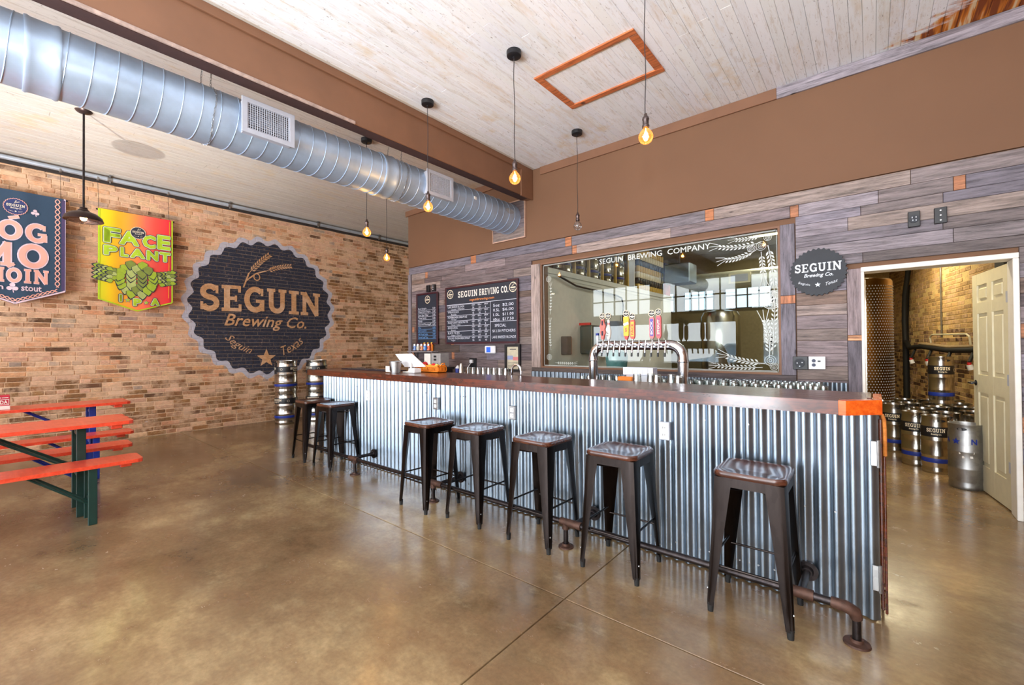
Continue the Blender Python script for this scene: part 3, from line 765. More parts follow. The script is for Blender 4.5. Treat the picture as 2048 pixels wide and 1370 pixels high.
# ------------------------------------------------------------------ spiral duct, conduit, hatch
DX, DZ, DR = -4.17, 3.26, .222
t = thing('spiral_duct', 'long round galvanised spiral duct running under the ceiling beside the brown beam', 'duct', (DX, -4.4, DZ))
MD = Matrix.Rotation(-PI/2, 4, 'X')       # lathe z -> +y
def dl(prof, n=48): mb = MB(); mb.lathe([(r, z) for r, z in prof], (DX, 0, DZ), n, MD); return mb
dl([(DR, -4.4), (DR, 4.985)]).build('duct_body', M['duct'], t, smooth=True)
y = -4.35
mb = MB()
while y < 4.9:
    pts = [(DX+(DR+.001)*math.cos(2*PI*k/40), y+.1225*k/40, DZ+(DR+.001)*math.sin(2*PI*k/40)) for k in range(41)]
    mb.tube(pts, .0035, 5); y += .1225
mb.build('spiral_seam', M['duct'], t, smooth=True)
for yy in (.12, 2.68):
    dl([(DR, yy), (DR+.008, yy), (DR+.012, yy+.012), (DR+.005, yy+.03), (DR+.005, yy+.13), (DR+.012, yy+.15), (DR+.008, yy+.162), (DR, yy+.162)]).build('joint_collar', M['duct'], t, smooth=True)
mb = MB(); mb.bbox(DX+.205, DX+.226, 4.0, 4.045, 3.27, 3.31); mb.build('sticker', M['white'], t)
pt = MB(); q = Vector((math.cos(.5), 0, math.sin(.5)));
vs_ = [(DX+(DR+.002)*math.cos(.12+.18*math.sin(a)), 4.72+.09*math.cos(a), DZ+(DR+.002)*math.sin(.12+.18*math.sin(a))) for a in [2*PI*i/16 for i in range(16)]]
pt.add(vs_, [tuple(range(16))]); pt.build('patch', mat('grey_patch', (150, 152, 158), .6), t)
for (ya, yb, lab) in ((1.29, 1.71, 'grey register grille on the spiral duct, the larger one nearer the street'), (3.19, 3.60, 'grey register grille on the spiral duct near the bar wall')):
    v = thing('duct_register', lab, 'vent', (DX+DR, (ya+yb)/2, DZ), group='registers on the round duct')
    mb = MB(); xf = DX+DR+.045
    for a, b, c, d in ((ya, ya+.045, 3.12, 3.41), (yb-.045, yb, 3.12, 3.41), (ya+.04, yb-.04, 3.12, 3.16), (ya+.04, yb-.04, 3.37, 3.41)): mb.bbox(xf-.012, xf, a, b, c, d, .003)
    mb.bbox(DX+DR-.05, xf-.01, ya+.02, yb-.02, 3.135, 3.15, .002); mb.bbox(DX+DR-.05, xf-.01, ya+.02, yb-.02, 3.38, 3.395, .002)
    mb.bbox(DX+DR-.05, xf-.01, ya+.02, ya+.035, 3.15, 3.38, .002); mb.bbox(DX+DR-.05, xf-.01, yb-.035, yb-.02, 3.15, 3.38, .002); mb.build('flanged_frame', M['grille'], v)
    mb = MB(); mb.box(DX+DR-.01, DX+DR-.004, ya+.035, yb-.035, 3.15, 3.38); mb.build('dark_back', M['dark_in'], v)
    for k in range(19): mb = MB(); yy = ya+.05+(yb-ya-.1)*k/18; mb.box(xf-.02, xf-.008, yy-.0025, yy+.0025, 3.16, 3.37); mb.build('slat', M['grille'], v)
    for k in range(12): mb = MB(); zz = 3.168+.2*k/11; mb.box(xf-.026, xf-.012, ya+.04, yb-.04, zz-.0022, zz+.0022); mb.build('slat', M['grille'], v)
for k, yy in enumerate((1.12, 2.95)):
    o = thing('suspension_chain', ['thin chain slung round the duct left of the larger register', 'thin chain slung round the duct between its collar and the far register'][k], 'chain', (DX, yy, 3.9), group='chains that carry the duct')
    pts = [(DX+.05, yy, 3.895), (DX+.14, yy, 3.66)]+[(DX+(DR+.006)*math.cos(a), yy+.012*math.sin(a*3), DZ+(DR+.006)*math.sin(a)) for a in [1.1-.25*i for i in range(18)]]+[(DX-.14, yy, 3.66), (DX+.03, yy, 3.895)]
    mb = MB(); P0 = [Vector(p) for p in pts]; i = 0
    for a, b in zip(P0, P0[1:]):
        n = max(1, int((b-a).length/.022))
        for j in range(n):
            c = a+(b-a)*(j+.5)/n; d = (b-a).normalized(); u = d.orthogonal().normalized(); w = d.cross(u); u, w = (u, w) if i % 2 else (w, u); i += 1
            mb.tube([c+d*.014*math.cos(s_)+u*.006*math.sin(s_) for s_ in [2*PI*m_/7 for m_ in range(7)]], .0022, 4, True)
    mb.build('links', M['steel_old'], o); mb = MB(); mb.cyl((DX+.04, yy, 3.87), (DX+.04, yy, 3.9), .012); mb.build('ceiling_hook', M['steel_old'], o)
t = thing('duct_collar_boards', 'square of weathered barn boards around the end of the round duct', 'panel', (-4.18, 4.98, 3.23))
for k in range(4):
    mb = MB(); mb.col = plank_tint(pr_, -.1); z0 = 2.96+.135*k; mb.bbox(-4.49, -3.875, 4.96, 4.985, z0, z0+.133, .002); mb.build('plank', M['barn_x'], t)
mb = MB()
for a, b, c, d in ((-4.5, -3.865, 2.945, 2.96), (-4.5, -4.488, 2.96, 3.5), (-3.877, -3.865, 2.96, 3.5), (-4.5, -3.865, 3.5, 3.512)): mb.box(a, b, 4.955, 4.99, c, d)
mb.build('edge_strip', mat('raw_edge', (196, 160, 140), .7), t)
# ceiling hatch trim
t = thing('ceiling_hatch', 'rust-stained board frame around a hatch in the whitewashed ceiling', 'hatch', (-1.94, 3.62, 3.9))
rusty = wood_mat('rust_stained_wood', 'x')
for a, b, c, d in ((-2.44, -1.44, 3.28, 3.345), (-2.44, -1.44, 3.905, 3.97), (-2.44, -2.37, 3.345, 3.905), (-1.51, -1.44, 3.345, 3.905)):
    mb = MB(); mb.col = srgb(196, 112, 66)[:3]; mb.bbox(a, b, c, d, 3.885, 3.9); mb.build('frame_board', rusty, t)
# conduit on the brick wall
CX, CZ = -8.56, 3.845
t = thing('conduit_pipe', 'long galvanised pipe running level along the top of the brick wall', 'pipe', (CX, -4.4, CZ))
mb = MB(); mb.cyl((CX, -4.4, CZ), (CX, 7.6, CZ), .031, n=14); mb.build('pipe', M['conduit'], t, smooth=True)
for yy in (-1.2, 1.10, 2.64, 4.2, 5.6):
    mb = MB(); mb.cyl((CX, yy-.03, CZ), (CX, yy+.03, CZ), .033, n=14); mb.bbox(CX-.012, CX+.012, yy-.008, yy+.008, CZ-.055, 3.9, .002); mb.box(CX-.05, CX+.05, yy-.012, yy+.012, 3.885, 3.9); mb.build('beam_clamp', M['steel_old'], t)
mb = MB(); mb.bbox(-8.668, -8.64, -4.4, 7.6, 3.79, 3.899); struct('trim_4', mb, mat('dark_ledger', (52, 44, 40), .8))

# ------------------------------------------------------------------ banners
def banner(name, label, y0, y1, ztop, zside, ztip, x, m, edge_m, n=24):
    t = thing(name, label, 'banner', (x, (y0+y1)/2, ztop))
    def X(y): return x+.0045*math.sin((y-y0)*15)+.0015*math.sin(y*29)
    mb = MB(); vs = []; yc = (y0+y1)/2
    for k in range(n+1):
        y = y0+(y1-y0)*k/n; zb = zside+(ztip-zside)*(1-abs(y-yc)/((y1-y0)/2))
        for xx in (X(y), X(y)-.004):
            for j in range(9): vs.append((xx, y, ztop+(zb-ztop)*j/8))
    fs = []
    for k in range(n):
        for s_ in (0, 1):
            for j in range(8):
                a = k*18+s_*9+j; fs.append((a, a+1, a+19, a+18) if s_ == 0 else (a, a+18, a+19, a+1))
        fs.append((k*18, k*18+18, k*18+27, k*18+9)); fs.append((k*18+8, k*18+17, k*18+35, k*18+26))
    fs.append(tuple([0, 9, 17, 8])); fs.append((n*18, n*18+8, n*18+17, n*18+9))
    mb.add(vs, fs); mb.build('cloth', m, t, smooth=True)
    P = lambda u, v: (X(u)+.003, u, v)
    mb = MB()
    for off, w in ((.012, .018),):
        pts = [(y0+off, ztop-.004), (y0+off, zside+off*.4), (yc, ztip+off*1.1), (y1-off, zside+off*.4), (y1-off, ztop-.004)]
        for a, b in zip(pts, pts[1:]):
            seg = [(a[0]+(b[0]-a[0])*i/12, a[1]+(b[1]-a[1])*i/12) for i in range(13)]; stroke(mb, seg, w, P)
    mb.build('edge_piping', edge_m, t)
    mb = MB(); mb.cyl((x-.020, y0-.02, ztop-.014), (x-.020, y1+.02, ztop-.014), .010, n=8); mb.build('hanging_rod', M['black'], t)
    for yy in (y0+.005, y1-.05):
        mb = MB(); mb.cyl((x, yy, ztop), (CX, yy, CZ-.03), .0022, n=5); mb.build('wire', M['black'], t)
        mb = MB(); mb.bbox(CX-.03, CX+.03, yy-.012, yy+.012, CZ-.045, CZ+.0, .003); mb.build('wire_clip', M['steel_old'], t)
    return t, P, X
q = NT('fiery_banner_print'); g = q.n('ShaderNodeNewGeometry'); sp = q.n('ShaderNodeSeparateXYZ'); q.l(g.outputs['Position'], sp.inputs[0])
f = q.math('DIVIDE', q.math('SUBTRACT', sp.outputs[1], .965), .865)
q.base(q.ramp(f, [(0, srgb(206, 214, 20)), (.14, srgb(240, 200, 0)), (.38, srgb(252, 160, 50)), (.62, srgb(252, 104, 84)), (.93, srgb(234, 40, 50)), (1, srgb(150, 20, 70))])); q.rough(.7)
M['fire'] = q.m
lime = mat('lime_ink', (176, 206, 36), .7); paleout = mat('pale_outline_ink', (206, 214, 190), .7); navy = mat('navy_ink', (38, 42, 60), .7)
t, P, X = banner('hanging_banner', 'yellow-to-red pennant reading FACE PLANT IPA hung on the brick wall', .965, 1.83, 3.385, 2.078, 1.917, -8.50, M['fire'], lime)
def layered(t, fn, spec):
    """the same lettering fat in one ink behind, thin in another before"""
    for k, (m, bold) in enumerate(spec):
        mb = MB(); Pk = (lambda kk: (lambda u, v: (X(u)+.0050+.0022*kk, u, v)))(k)
        fn(mb, Pk, bold); mb.build('lettering', m, t)
def fp(mb, Pk, b):
    for ch_, u0, u1, v0, v1 in (('F', 1.02, 1.21, 2.90, 3.13), ('A', 1.19, 1.42, 2.90, 3.12), ('C', 1.45, 1.62, 2.89, 3.10), ('E', 1.63, 1.80, 2.90, 3.13),
                               ('P', 1.02, 1.18, 2.72, 2.87), ('L', 1.20, 1.30, 2.72, 2.87), ('A', 1.31, 1.49, 2.72, 2.87), ('N', 1.50, 1.65, 2.71, 2.87), ('T', 1.66, 1.80, 2.71, 2.87),
                               ('I', 1.19, 1.23, 2.05, 2.17), ('P', 1.345, 1.45, 2.0, 2.12), ('A', 1.55, 1.665, 2.02, 2.14)):
        halo(mb, ch_, Pk, u0+.012, u1-.012, v0+.012, v1-.012, b, .02)
    star(mb, Pk, 1.29, 2.085, .022+b); star(mb, Pk, 1.50, 2.06, .022+b)
layered(t, fp, ((navy, .021), (paleout, .014), (lime, .006)))
# plain hop cone with leaf-like bracts
hopm = [mat('hop_green_%s' % s_, c, .7) for s_, c in (('bright', (160, 184, 48)), ('mid', (128, 142, 60)), ('pale', (178, 190, 110)))]
rr = random.Random(2)
def bract(mb, u, v, w, h, a, xo, k=1.0):
    ca, sa = math.cos(a), math.sin(a)
    pts = [(0, 0), (w*.5*k, h*.3), (w*.46*k, h*.62), (w*.2*k, h*.9*k), (0, h*1.06*k), (-w*.2*k, h*.9*k), (-w*.46*k, h*.62), (-w*.5*k, h*.3)]
    mb.add([(X(u)+xo, u+x_*ca-y_*sa, v+x_*sa+y_*ca) for x_, y_ in pts], [tuple(range(8))])
shade = MB(); k = 0
for sg in (-1, 1):
    for j in range(4):
        for i in range(5 - (j > 2)):
            u, v, a = 1.39+sg*(.40-.045*i), 2.55-.052*j-.012*i, -sg*(1.35+.10*j); xo = .0065+.0006*i+.0004*j
            bract(shade, u, v, .06, .075, a, xo-.0001, 1.25)
            mbk = MB(); bract(mbk, u, v, .06, .075, a, xo+.0001); mbk.build('wing_leaf', hopm[(i+j) % 3], t)
for row in range(8):
    vv = 2.18+row*.062; half = .235*math.sin(PI*(.16+.66*(row/7)))
    n = max(1, round(half*2/.105))
    for i in range(n):
        mbk = MB(); u = 1.39-half+2*half*(i+.5)/n; a = (u-1.39)*1.6; xo = .0082+.0006*row
        bract(shade, u, vv+.07, .115, -.135, a, xo-.0001, 1.12)
        bract(mbk, u, vv+.07, .115, -.135, a, xo+.0001); mbk.build('hop_bract', hopm[(k*2+row) % 3], t); k += 1
shade.build('leaf_outlines', navy, t)
badge(t, lambda u, v: (X(u)+.0130, u, v), 1.405, 3.105, .085, navy, M['cream'], M['cream'], P2=lambda u, v: (X(u)+.0165, u, v))
mb = MB(); stroke(mb, [(1.775, 2.15), (1.785, 3.36)], .006, lambda u, v: (X(u)+.004, u, v)); mb.build('print_line', M['yellow'], t)

salmon = mat('salmon_ink', (232, 168, 150), .7, var=.06, scale=3); teal = mat('slate_teal_cloth', (44, 66, 88), .8, var=.06, scale=4); pink = mat('pale_pink_ink', (222, 196, 206), .7)
t, P, X = banner('hanging_banner', 'slate-blue pennant with knotwork border reading POG MO THOIN, cut by the frame edge', -.27, .645, 3.42, 2.144, 1.946, -8.50, teal, pink)
def stout(mb, Pk, b):
    f = 1+b*2.2
    slab(mb, 'POG', Pk, -.16, .47, 2.78, 3.02, .12, f); slab(mb, 'MO', Pk, -.14, .475, 2.44, 2.74, .12, f); slab(mb, 'THOIN', Pk, -.17, .485, 2.23, 2.41, .12, f)
    stroke(mb, [(.13, 3.05), (.22, 3.085)], .03*f, Pk); stroke(mb, [(.12, 2.42), (.18, 2.47)], .025*f, Pk)
layered(t, stout, ((pink, .22), (salmon, 0)))
mb = MB(); P3 = lambda u, v: (X(u)+.007, u, v)
text(mb, 'irish', P3, -.09, .09, 2.13, 2.2, .02); text(mb, 'stout', P3, .24, .42, 2.125, 2.195, .02)
for (cu, cv, r) in ((.165, 2.165, .03), (.36, 3.17, .022)):
    for a in (90, 210, 330): disc(mb, P3, cu+r*math.cos(math.radians(a)), cv+r*math.sin(math.radians(a)), r*.85, 12)
    stroke(mb, [(cu, cv), (cu+.01, cv-r*2.3)], .008, P3)
mb.build('lettering', pink, t)
mb = MB()      # knotwork border of crossing strands
for s_ in range(2):
    for uu in (-.155, .565):
        pts = [(uu+.022*math.sin(i*.9+s_*PI), 3.40-i*.02) for i in range(61)]; stroke(mb, pts, .010, P3)
    for sg in (1, -1):
        pts = [(.189+sg*i*.375/30, 1.995+i*.165/30+.018*math.sin(i*.9+s_*PI)) for i in range(31)]; stroke(mb, pts, .010, P3)
mb.build('knotwork_border', salmon, t)
mb = MB()
for uu in (-.215, .62): stroke(mb, [(uu, 2.16), (uu, 3.4)], .035, lambda u, v: (X(u)+.0035, u, v))
mb.build('border_band', mat('purple_band', (70, 56, 92), .8), t)
badge(t, lambda u, v: (X(u)+.008, u, v), .19, 3.21, .10, mat('royal_ink', (40, 52, 100), .7), M['cream'], salmon, P2=lambda u, v: (X(u)+.0115, u, v))

# ------------------------------------------------------------------ pendants
bulb_prof = [(.001, -.05), (.022, -.046), (.038, -.034), (.048, -.014), (.05, 0), (.047, .016), (.037, .034), (.024, .048), (.016, .06), (.0145, .072)]
def pendant(loc, zb, label, lit=True, grp='bare bulb pendants above the bar'):
    x, y, _ = loc
    t = thing('pendant_lamp', label, 'pendant lamp', (x, y, 3.9), group=grp)
    mb = MB(); mb.lathe([(.001, 3.852), (.05, 3.852), (.062, 3.860), (.064, 3.875), (.064, 3.9)], (x, y, 0), 24); mb.cyl((x, y, 3.84), (x, y, 3.853), .012); mb.build('ceiling_cap', M['black'], t, smooth=True)
    mb = MB(); h = zb+.155; mb.tube([(x+.004*math.sin(k*.9+x*7), y, h+(3.85-h)*k/12) for k in range(13)], .0032, 6); mb.build('cord', M['cord'], t, smooth=True)
    mb = MB(); mb.lathe([(.004, zb+.165), (.010, zb+.16), (.012, zb+.145), (.021, zb+.135), (.024, zb+.12), (.0205, zb+.112), (.0205, zb+.082), (.025, zb+.077), (.024, zb+.064), (.018, zb+.058)], (x, y, 0), 16); mb.build('socket', M['socket'], t, smooth=True)
    mb = MB(); mb.lathe(bulb_prof, (x, y, zb), 24); b = mb.build('bulb', M['bulb_glass'] if lit else M['bulb_clear'], t, smooth=True)
    mb = MB()
    for k in range(8):
        a = 2*PI*k/8; mb.tube([(x+.006*math.cos(a), y+.006*math.sin(a), zb+.035), (x+.019*math.cos(a+.2), y+.019*math.sin(a+.2), zb-.004), (x+.008*math.cos(a+.4), y+.008*math.sin(a+.4), zb-.028)], .0014 if lit else .001, 4)
    mb.tube([(x, y, zb+.06), (x, y, zb-.025)], .003, 5); mb.build('filament', M['filament'] if lit else M['steel_old'], b)
    if lit:
        l = bpy.data.lights.new('bulb_light', 'POINT'); l.energy = 7; l.color = (1, .62, .25); l.shadow_soft_size = .02
        lo_ = bpy.data.objects.new('bulb_light', l); COL.objects.link(lo_); lo_.location = Vector((x, y, zb)) - Vector((x, y, 3.9)); lo_.parent = t
for a in (((-2.35, 2.88, 0), 2.80, 'lit amber globe bulb pendant hanging left of the ceiling hatch, cap fully in view', True), ((-2.66, 4.43, 0), 2.77, 'unlit clear globe bulb pendant hanging near the brown wall', False),
          ((-3.51, 2.88, 0), 2.80, 'lit globe bulb pendant hanging in front of the beam and the far duct register', True), ((-4.72, 2.92, 0), 2.755, 'lit globe bulb pendant with its cap seen between duct and beam', True),
          ((-1.19, 2.9, 0), 2.80, 'lit globe bulb pendant crossing the ceiling hatch, its ceiling cap out of frame', True), ((-5.87, 3.98, 0), 2.765, 'lit globe bulb pendant behind the duct, lowest against the brick wall', True)): pendant(*a)
t = thing('barn_lamp', 'dark bronze barn-shade lamp on a rod in front of the banners', 'pendant lamp', (-6.44, .62, 3.9))
x, y = -6.44, .62
mb = MB(); mb.lathe([(.001, 3.868), (.03, 3.872), (.06, 3.885), (.072, 3.9)], (x, y, 0), 24); mb.build('ceiling_canopy', M['socket'], t, smooth=True)
mb = MB(); mb.cyl((x, y, 2.86), (x, y, 3.875), .0095, n=10); mb.build('rod', M['pipe'], t, smooth=True)
shade_m = mat('bronze_shade', (52, 36, 34), .35, .6)
mb = MB(); mb.lathe([(.012, 2.87), (.03, 2.865), (.034, 2.845), (.045, 2.838), (.05, 2.825), (.11, 2.80), (.148, 2.765), (.158, 2.735), (.160, 2.725), (.157, 2.725), (.145, 2.762), (.108, 2.795), (.05, 2.818), (.02, 2.82)], (x, y, 0), 36); mb.build('shade', shade_m, t, smooth=True)
mb = MB(); mb.lathe([(.001, 2.722), (.015, 2.725), (.026, 2.737), (.03, 2.755), (.024, 2.775), (.014, 2.79), (.013, 2.81)], (x, y, 0), 18); mb.build('bulb', mat('warm_lamp_glow', (255, 196, 120), .4, emit=14), t, smooth=True)
mb = MB(); mb.tube([(x+.12*math.cos(a), y+.12*math.sin(a), 2.715) for a in [2*PI*k/24 for k in range(24)]], .002, 5, True)
for k in range(6): a = PI*k/3; mb.tube([(x+.15*math.cos(a), y+.15*math.sin(a), 2.735), (x+.12*math.cos(a), y+.12*math.sin(a), 2.715), (x, y, 2.70)], .002, 5)
mb.build('wire_guard', M['socket'], t)
l = bpy.data.lights.new('lamp_light', 'POINT'); l.energy = 14; l.color = (1, .65, .3); l.shadow_soft_size = .03
lo_ = bpy.data.objects.new('lamp_light', l); COL.objects.link(lo_); lo_.location = (0, 0, 2.74-3.9); lo_.parent = t

# ------------------------------------------------------------------ the bar
YB = 2.747
t = thing('bar_counter', 'long bar front clad in upright corrugated galvanised sheets', 'bar', (-2.7, YB, 0))
cuts = [-5.48, -4.79, -4.1, -3.36, -2.62, -1.88, -1.14, -.40, .005]
for k, (a, b) in enumerate(zip(cuts, cuts[1:])):
    mb = corrugated(a, b+.012, .008, 1.012, YB+.004*(k % 2), ph=k*.4); mb.build('corrugated_sheet', M['galv'], t, smooth=True)
mb = MB(); mb.box(-5.46, .0, YB+.03, YB+.14, 0, 1.012); mb.box(-5.46, -5.36, YB+.03, 3.25, 0, 1.012); mb.build('stud_wall', mat('raw_framing', (120, 92, 66), .8), t)
mb = MB()
for k in range(70):
    xx = rnd.uniform(-5.4, -.05); zz = rnd.choice((.12, .5, .9)); mb.cyl((xx, YB-.012, zz), (xx, YB-.006, zz), .005, n=6)
mb.build('screw_heads', M['steel_old'], t, kind='stuff')
for k, (xx, m_, lab) in enumerate(((-4.4, 'white_plastic', 'power outlet on the corrugated bar, leftmost, above the two paired stools'), (-3.235, 'steel_old', 'power outlet on the corrugated bar, second from the left'), (-2.275, 'steel_old', 'power outlet on the corrugated bar, right of the first single stool pair'), (-1.02, 'grille', 'power outlet on the corrugated bar, rightmost, beside the seat with the glossy top'))):
    o = thing('power_outlet', ['power outlet on the corrugated bar right of the far pair of stools', 'power outlet on the corrugated bar just above the third stool from the brick wall', 'power outlet on the corrugated bar between the middle stools', 'power outlet on the corrugated bar nearest the bar gate'][k], 'outlet', (xx, YB, .8), group='outlets on the bar front')
    mb = MB(); mb.bbox(xx-.034, xx+.034, YB-.022, YB+.01, .75, .865, .004); mb.build('cover_plate', M[m_], o)
    for zz in (.785, .83):
        mb = MB(); mb.bbox(xx-.016, xx+.016, YB-.0245, YB-.02, zz-.016, zz+.016, .003); s_ = mb.build('socket', M['white_plastic'], o)
        mb = MB(); mb.box(xx-.008, xx-.005, YB-.0252, YB-.024, zz-.008, zz+.006); mb.box(xx+.005, xx+.008, YB-.0252, YB-.024, zz-.006, zz+.006); mb.build('slots', M['black'], s_)
ZT = 1.073
t = thing('bar_worktop', 'thick varnished dark wood bar top along the corrugated front', 'bar top', (-2.7, 2.9, ZT))
top = [(-5.56, 2.60), (-.10, 2.635), (.035, 2.775), (.035, 3.10), (-.02, 3.2), (-5.56, 3.2)]
yy = [2.60, 2.72, 2.84, 2.96, 3.08, 3.2]
mb = MB(); mb.prism([(-5.53, 2.66), (-.13, 2.66), (-.005, 2.785), (-.005, 3.17), (-5.53, 3.17)], 'z', 1.012, ZT-.004); mb.build('core', M['bar_wood'], t)
for k in range(5):
    a, b = 2.66+.108*k, 2.66+.108*(k+1)
    xr = -.13+min(.125, max(0, (a-2.66)))
    mb = MB(); mb.bbox(-5.53, xr, a+.0006, b-.0006, ZT-.02, ZT, .0015); mb.build('plank', M['bar_wood'], t)
mb = MB(); mb.prism([(-5.56, 2.60), (-.13, 2.622), (-.13, 2.662), (-5.56, 2.66)], 'z', 1.008, ZT+.002); mb.build('front_edge', M['bar_wood'], t)
mb = MB(); mb.prism([(-.129, 2.622), (-.10, 2.625), (.035, 2.762), (.035, 3.10), (-.0, 3.10), (-.0, 2.785), (-.129, 2.662)], 'z', 1.006, ZT+.004); mb.build('clipped_corner_edge', M['bar_end'], t, label='orange clipped corner edge')
mb = MB(); mb.prism([(-5.60, 2.60), (-5.559, 2.60), (-5.559, 3.2), (-5.60, 3.2)], 'z', 1.01, ZT+.002); mb.build('end_edge', M['bar_wood'], t)
# gate at the end of the bar
t = thing('bar_gate', 'narrow wooden gate hinged to the right end of the bar', 'gate', (.03, 2.78, 0))
mb = MB(); mb.bbox(.020, .034, 2.80, 3.3, .04, .98); mb.build('panel', M['bar_wood'], t)
mb = MB(); mb.tube([(.043, 2.80, .80), (.043, 2.80, .93), (.041, 2.80, .975), (.034, 2.80, 1.0), (.022, 2.80, 1.003)], .0085, 8); mb.build('rounded_edge_moulding', bar_wood('amber_moulding', (150, 84, 34), (206, 130, 60), .3), t, smooth=True)
mb = MB(); mb.bbox(.035, .046, 2.79, 2.815, .03, .80); mb.build('edge_strip', M['bar_wood'], t)
for zz in (.82, .22):
    mb = MB(); mb.bbox(-.012, .016, YB-.022, YB-.010, zz-.06, zz+.06, .002); mb.cyl((.018, YB-.022, zz-.065), (.018, YB-.022, zz+.065), .007, n=8); mb.build('hinge', M['steel_old'], t)

# foot rail of iron pipe
t = thing('foot_rail', 'black iron pipe foot rail along the base of the bar', 'foot rail', (-2.7, 2.48, 0))
RZ, RY = .165, 2.475
mb = MB(); mb.cyl((-5.35, RY, RZ), (-.13, RY, RZ), .0185, n=12); mb.build('rail', M['pipe'], t, smooth=True)
mb = MB(); mb.tube([(-.16, RY, RZ), (-.105, RY, RZ-.002), (-.075, RY+.012, RZ-.02), (-.068, RY+.018, RZ-.05)], [.024, .027, .027, .024], 12); mb.build('elbow', M['rust'], t, smooth=True)
def leg_flange(x, y=RY, top=RZ):
    mb = MB(); mb.cyl((x, y, .008), (x, y, top), .0165, n=12); mb.build('riser', M['pipe'], t, smooth=True)
    mb = MB(); mb.lathe([(.001, .012), (.024, .026), (.026, .012), (.05, .009), (.052, .0005), (.0, .0005)], (x, y, 0), 20); mb.build('floor_flange', M['rust'], t, smooth=True)
leg_flange(-.068, RY+.018, RZ-.04)
for x in (-1.60, -2.97, -4.25): 
    leg_flange(x)
    mb = MB(); mb.cyl((x-.04, RY, RZ), (x+.06, RY, RZ), .0255, n=12); mb.cyl((x, RY, RZ-.045), (x, RY, RZ), .024, n=12); mb.build('tee', M['rust'], t, smooth=True)
for x, off in ((-.275, 0), (-1.53, 0), (-2.9, 0), (-4.3, .03)):
    mb = MB(); mb.cyl((x-.05, RY, RZ), (x+.05, RY, RZ), .026, n=12); mb.build('tee', M['rust'], t, smooth=True)
    mb = MB(); mb.cyl((x, RY, RZ), (x, YB-.01, RZ), .018, n=12); mb.build('wall_stub', M['pipe'], t, smooth=True)
    mb = MB(); mb.cyl((x, YB-.02, RZ), (x, YB-.006, RZ), .05, n=20); mb.cyl((x, YB-.045, RZ), (x, YB-.02, RZ), .026, .03, n=14); mb.build('wall_flange', M['pipe'], t, smooth=True)

# stools
def rsq(h, r, n=5):
    pts = []
    for cx, cy, a0 in ((h-r, h-r, 0), (-h+r, h-r, 90), (-h+r, -h+r, 180), (h-r, -h+r, 270)):
        for k in range(n+1): a = math.radians(a0+90*k/n); pts.append((cx+r*math.cos(a), cy+r*math.sin(a)))
    return pts
def make_stool(loc, rz, label):
    t = thing('bar_stool', label, 'stool', loc, rz, 'industrial stools along the bar')
    t['_o'] = (0, 0, 0)
    H = .715; h = .164
    mb = MB(); prof = [(h-.004, H-.03), (h, H-.024), (h, H-.008), (h-.006, H), (h-.028, H), (h-.034, H-.004), (.02, H-.004)]
    rings = []; n = len(rsq(h, .05)); vs = []
    for r_, z_ in prof: vs += [(x_, y_, z_) for x_, y_ in rsq(r_, min(.05, r_*.5))]
    fs = [(j*n+i, j*n+(i+1) % n, (j+1)*n+(i+1) % n, (j+1)*n+i) for j in range(len(prof)-1) for i in range(n)]
    fs += [tuple(range(n))[::-1], tuple((len(prof)-1)*n+i for i in range(n))]
    mb.add(vs, fs); mb.build('seat', M['seat_wood'], t, smooth=True)
    mb = MB(); vs = []
    pr2 = [(h-.006, H-.03), (h-.004, H-.075), (h-.007, H-.075), (h-.010, H-.03)]
    for r_, z_ in pr2: vs += [(x_, y_, z_) for x_, y_ in rsq(r_, .045)]
    mb.add(vs, [(j*n+i, j*n+(i+1) % n, ((j+1) % 4)*n+(i+1) % n, ((j+1) % 4)*n+i) for j in range(4) for i in range(n)]); mb.build('apron', M['gun'], t, smooth=True)
    for sx in (-1, 1):
        for sy in (-1, 1):
            mb = MB(); vs = []; zs = [H-.032, H-.1, .50, .30, .12, .035]; nn_ = 9
            for z_ in zs:
                f = (H-.032-z_)/(H-.067); c = .158+.030*f; w = .088*(1-f)**1.0+.032*f
                r_ = min(.035, w*.7); prof = [(c-w, c), (c-w*.45, c+.001), (c-r_*.55, c-.002), (c-r_*.16, c-r_*.16), (c-.002, c-r_*.55), (c+.001, c-w*.45), (c, c-w), (c-.016, c-w*.8), (c-w*.8, c-.016)]
                vs += [(sx*a, sy*b, z_) for a, b in prof]
            fs = [(j*nn_+i, j*nn_+(i+1) % nn_, (j+1)*nn_+(i+1) % nn_, (j+1)*nn_+i) for j in range(len(zs)-1) for i in range(nn_)]
            fs += [tuple(range(nn_)), tuple((len(zs)-1)*nn_+i for i in range(nn_))]
            if sx*sy < 0: fs = [f_[::-1] for f_ in fs]
            mb.add(vs, fs); lg = mb.build('leg', M['gun'], t, smooth=True)
            mb = MB(); mb.cyl((sx*.173, sy*.173, .0), (sx*.172, sy*.172, .045), .0135, .0165, n=10); mb.build('rubber_foot', M['rubber'], lg, smooth=True)
            mb = MB(); mb.cyl((sx*.184, sy*.170, .11), (sx*.188, sy*.170, .11), .005, n=6); mb.build('rivet', M['steel_old'], lg)
    for a, b, z_ in (((-1, -1), (1, -1), .235), ((-1, 1), (1, 1), .235), ((-1, -1), (-1, 1), .275), ((1, -1), (1, 1), .275)):
        mb = MB(); e = .158; mb.tube([(a[0]*e, a[1]*e, z_), (b[0]*e, b[1]*e, z_)], .0065, 8); mb.build('stretcher', M['gun'], t, smooth=True)
    for s_ in (1, -1):
        mb = MB(); mb.tube([(-.15, -.15*s_, H-.085), (-.07, -.07*s_, H-.105), (.07, .07*s_, H-.105), (.15, .15*s_, H-.085)], .006, 6); mb.build('cross_brace', M['gun'], t, smooth=True)
    return t
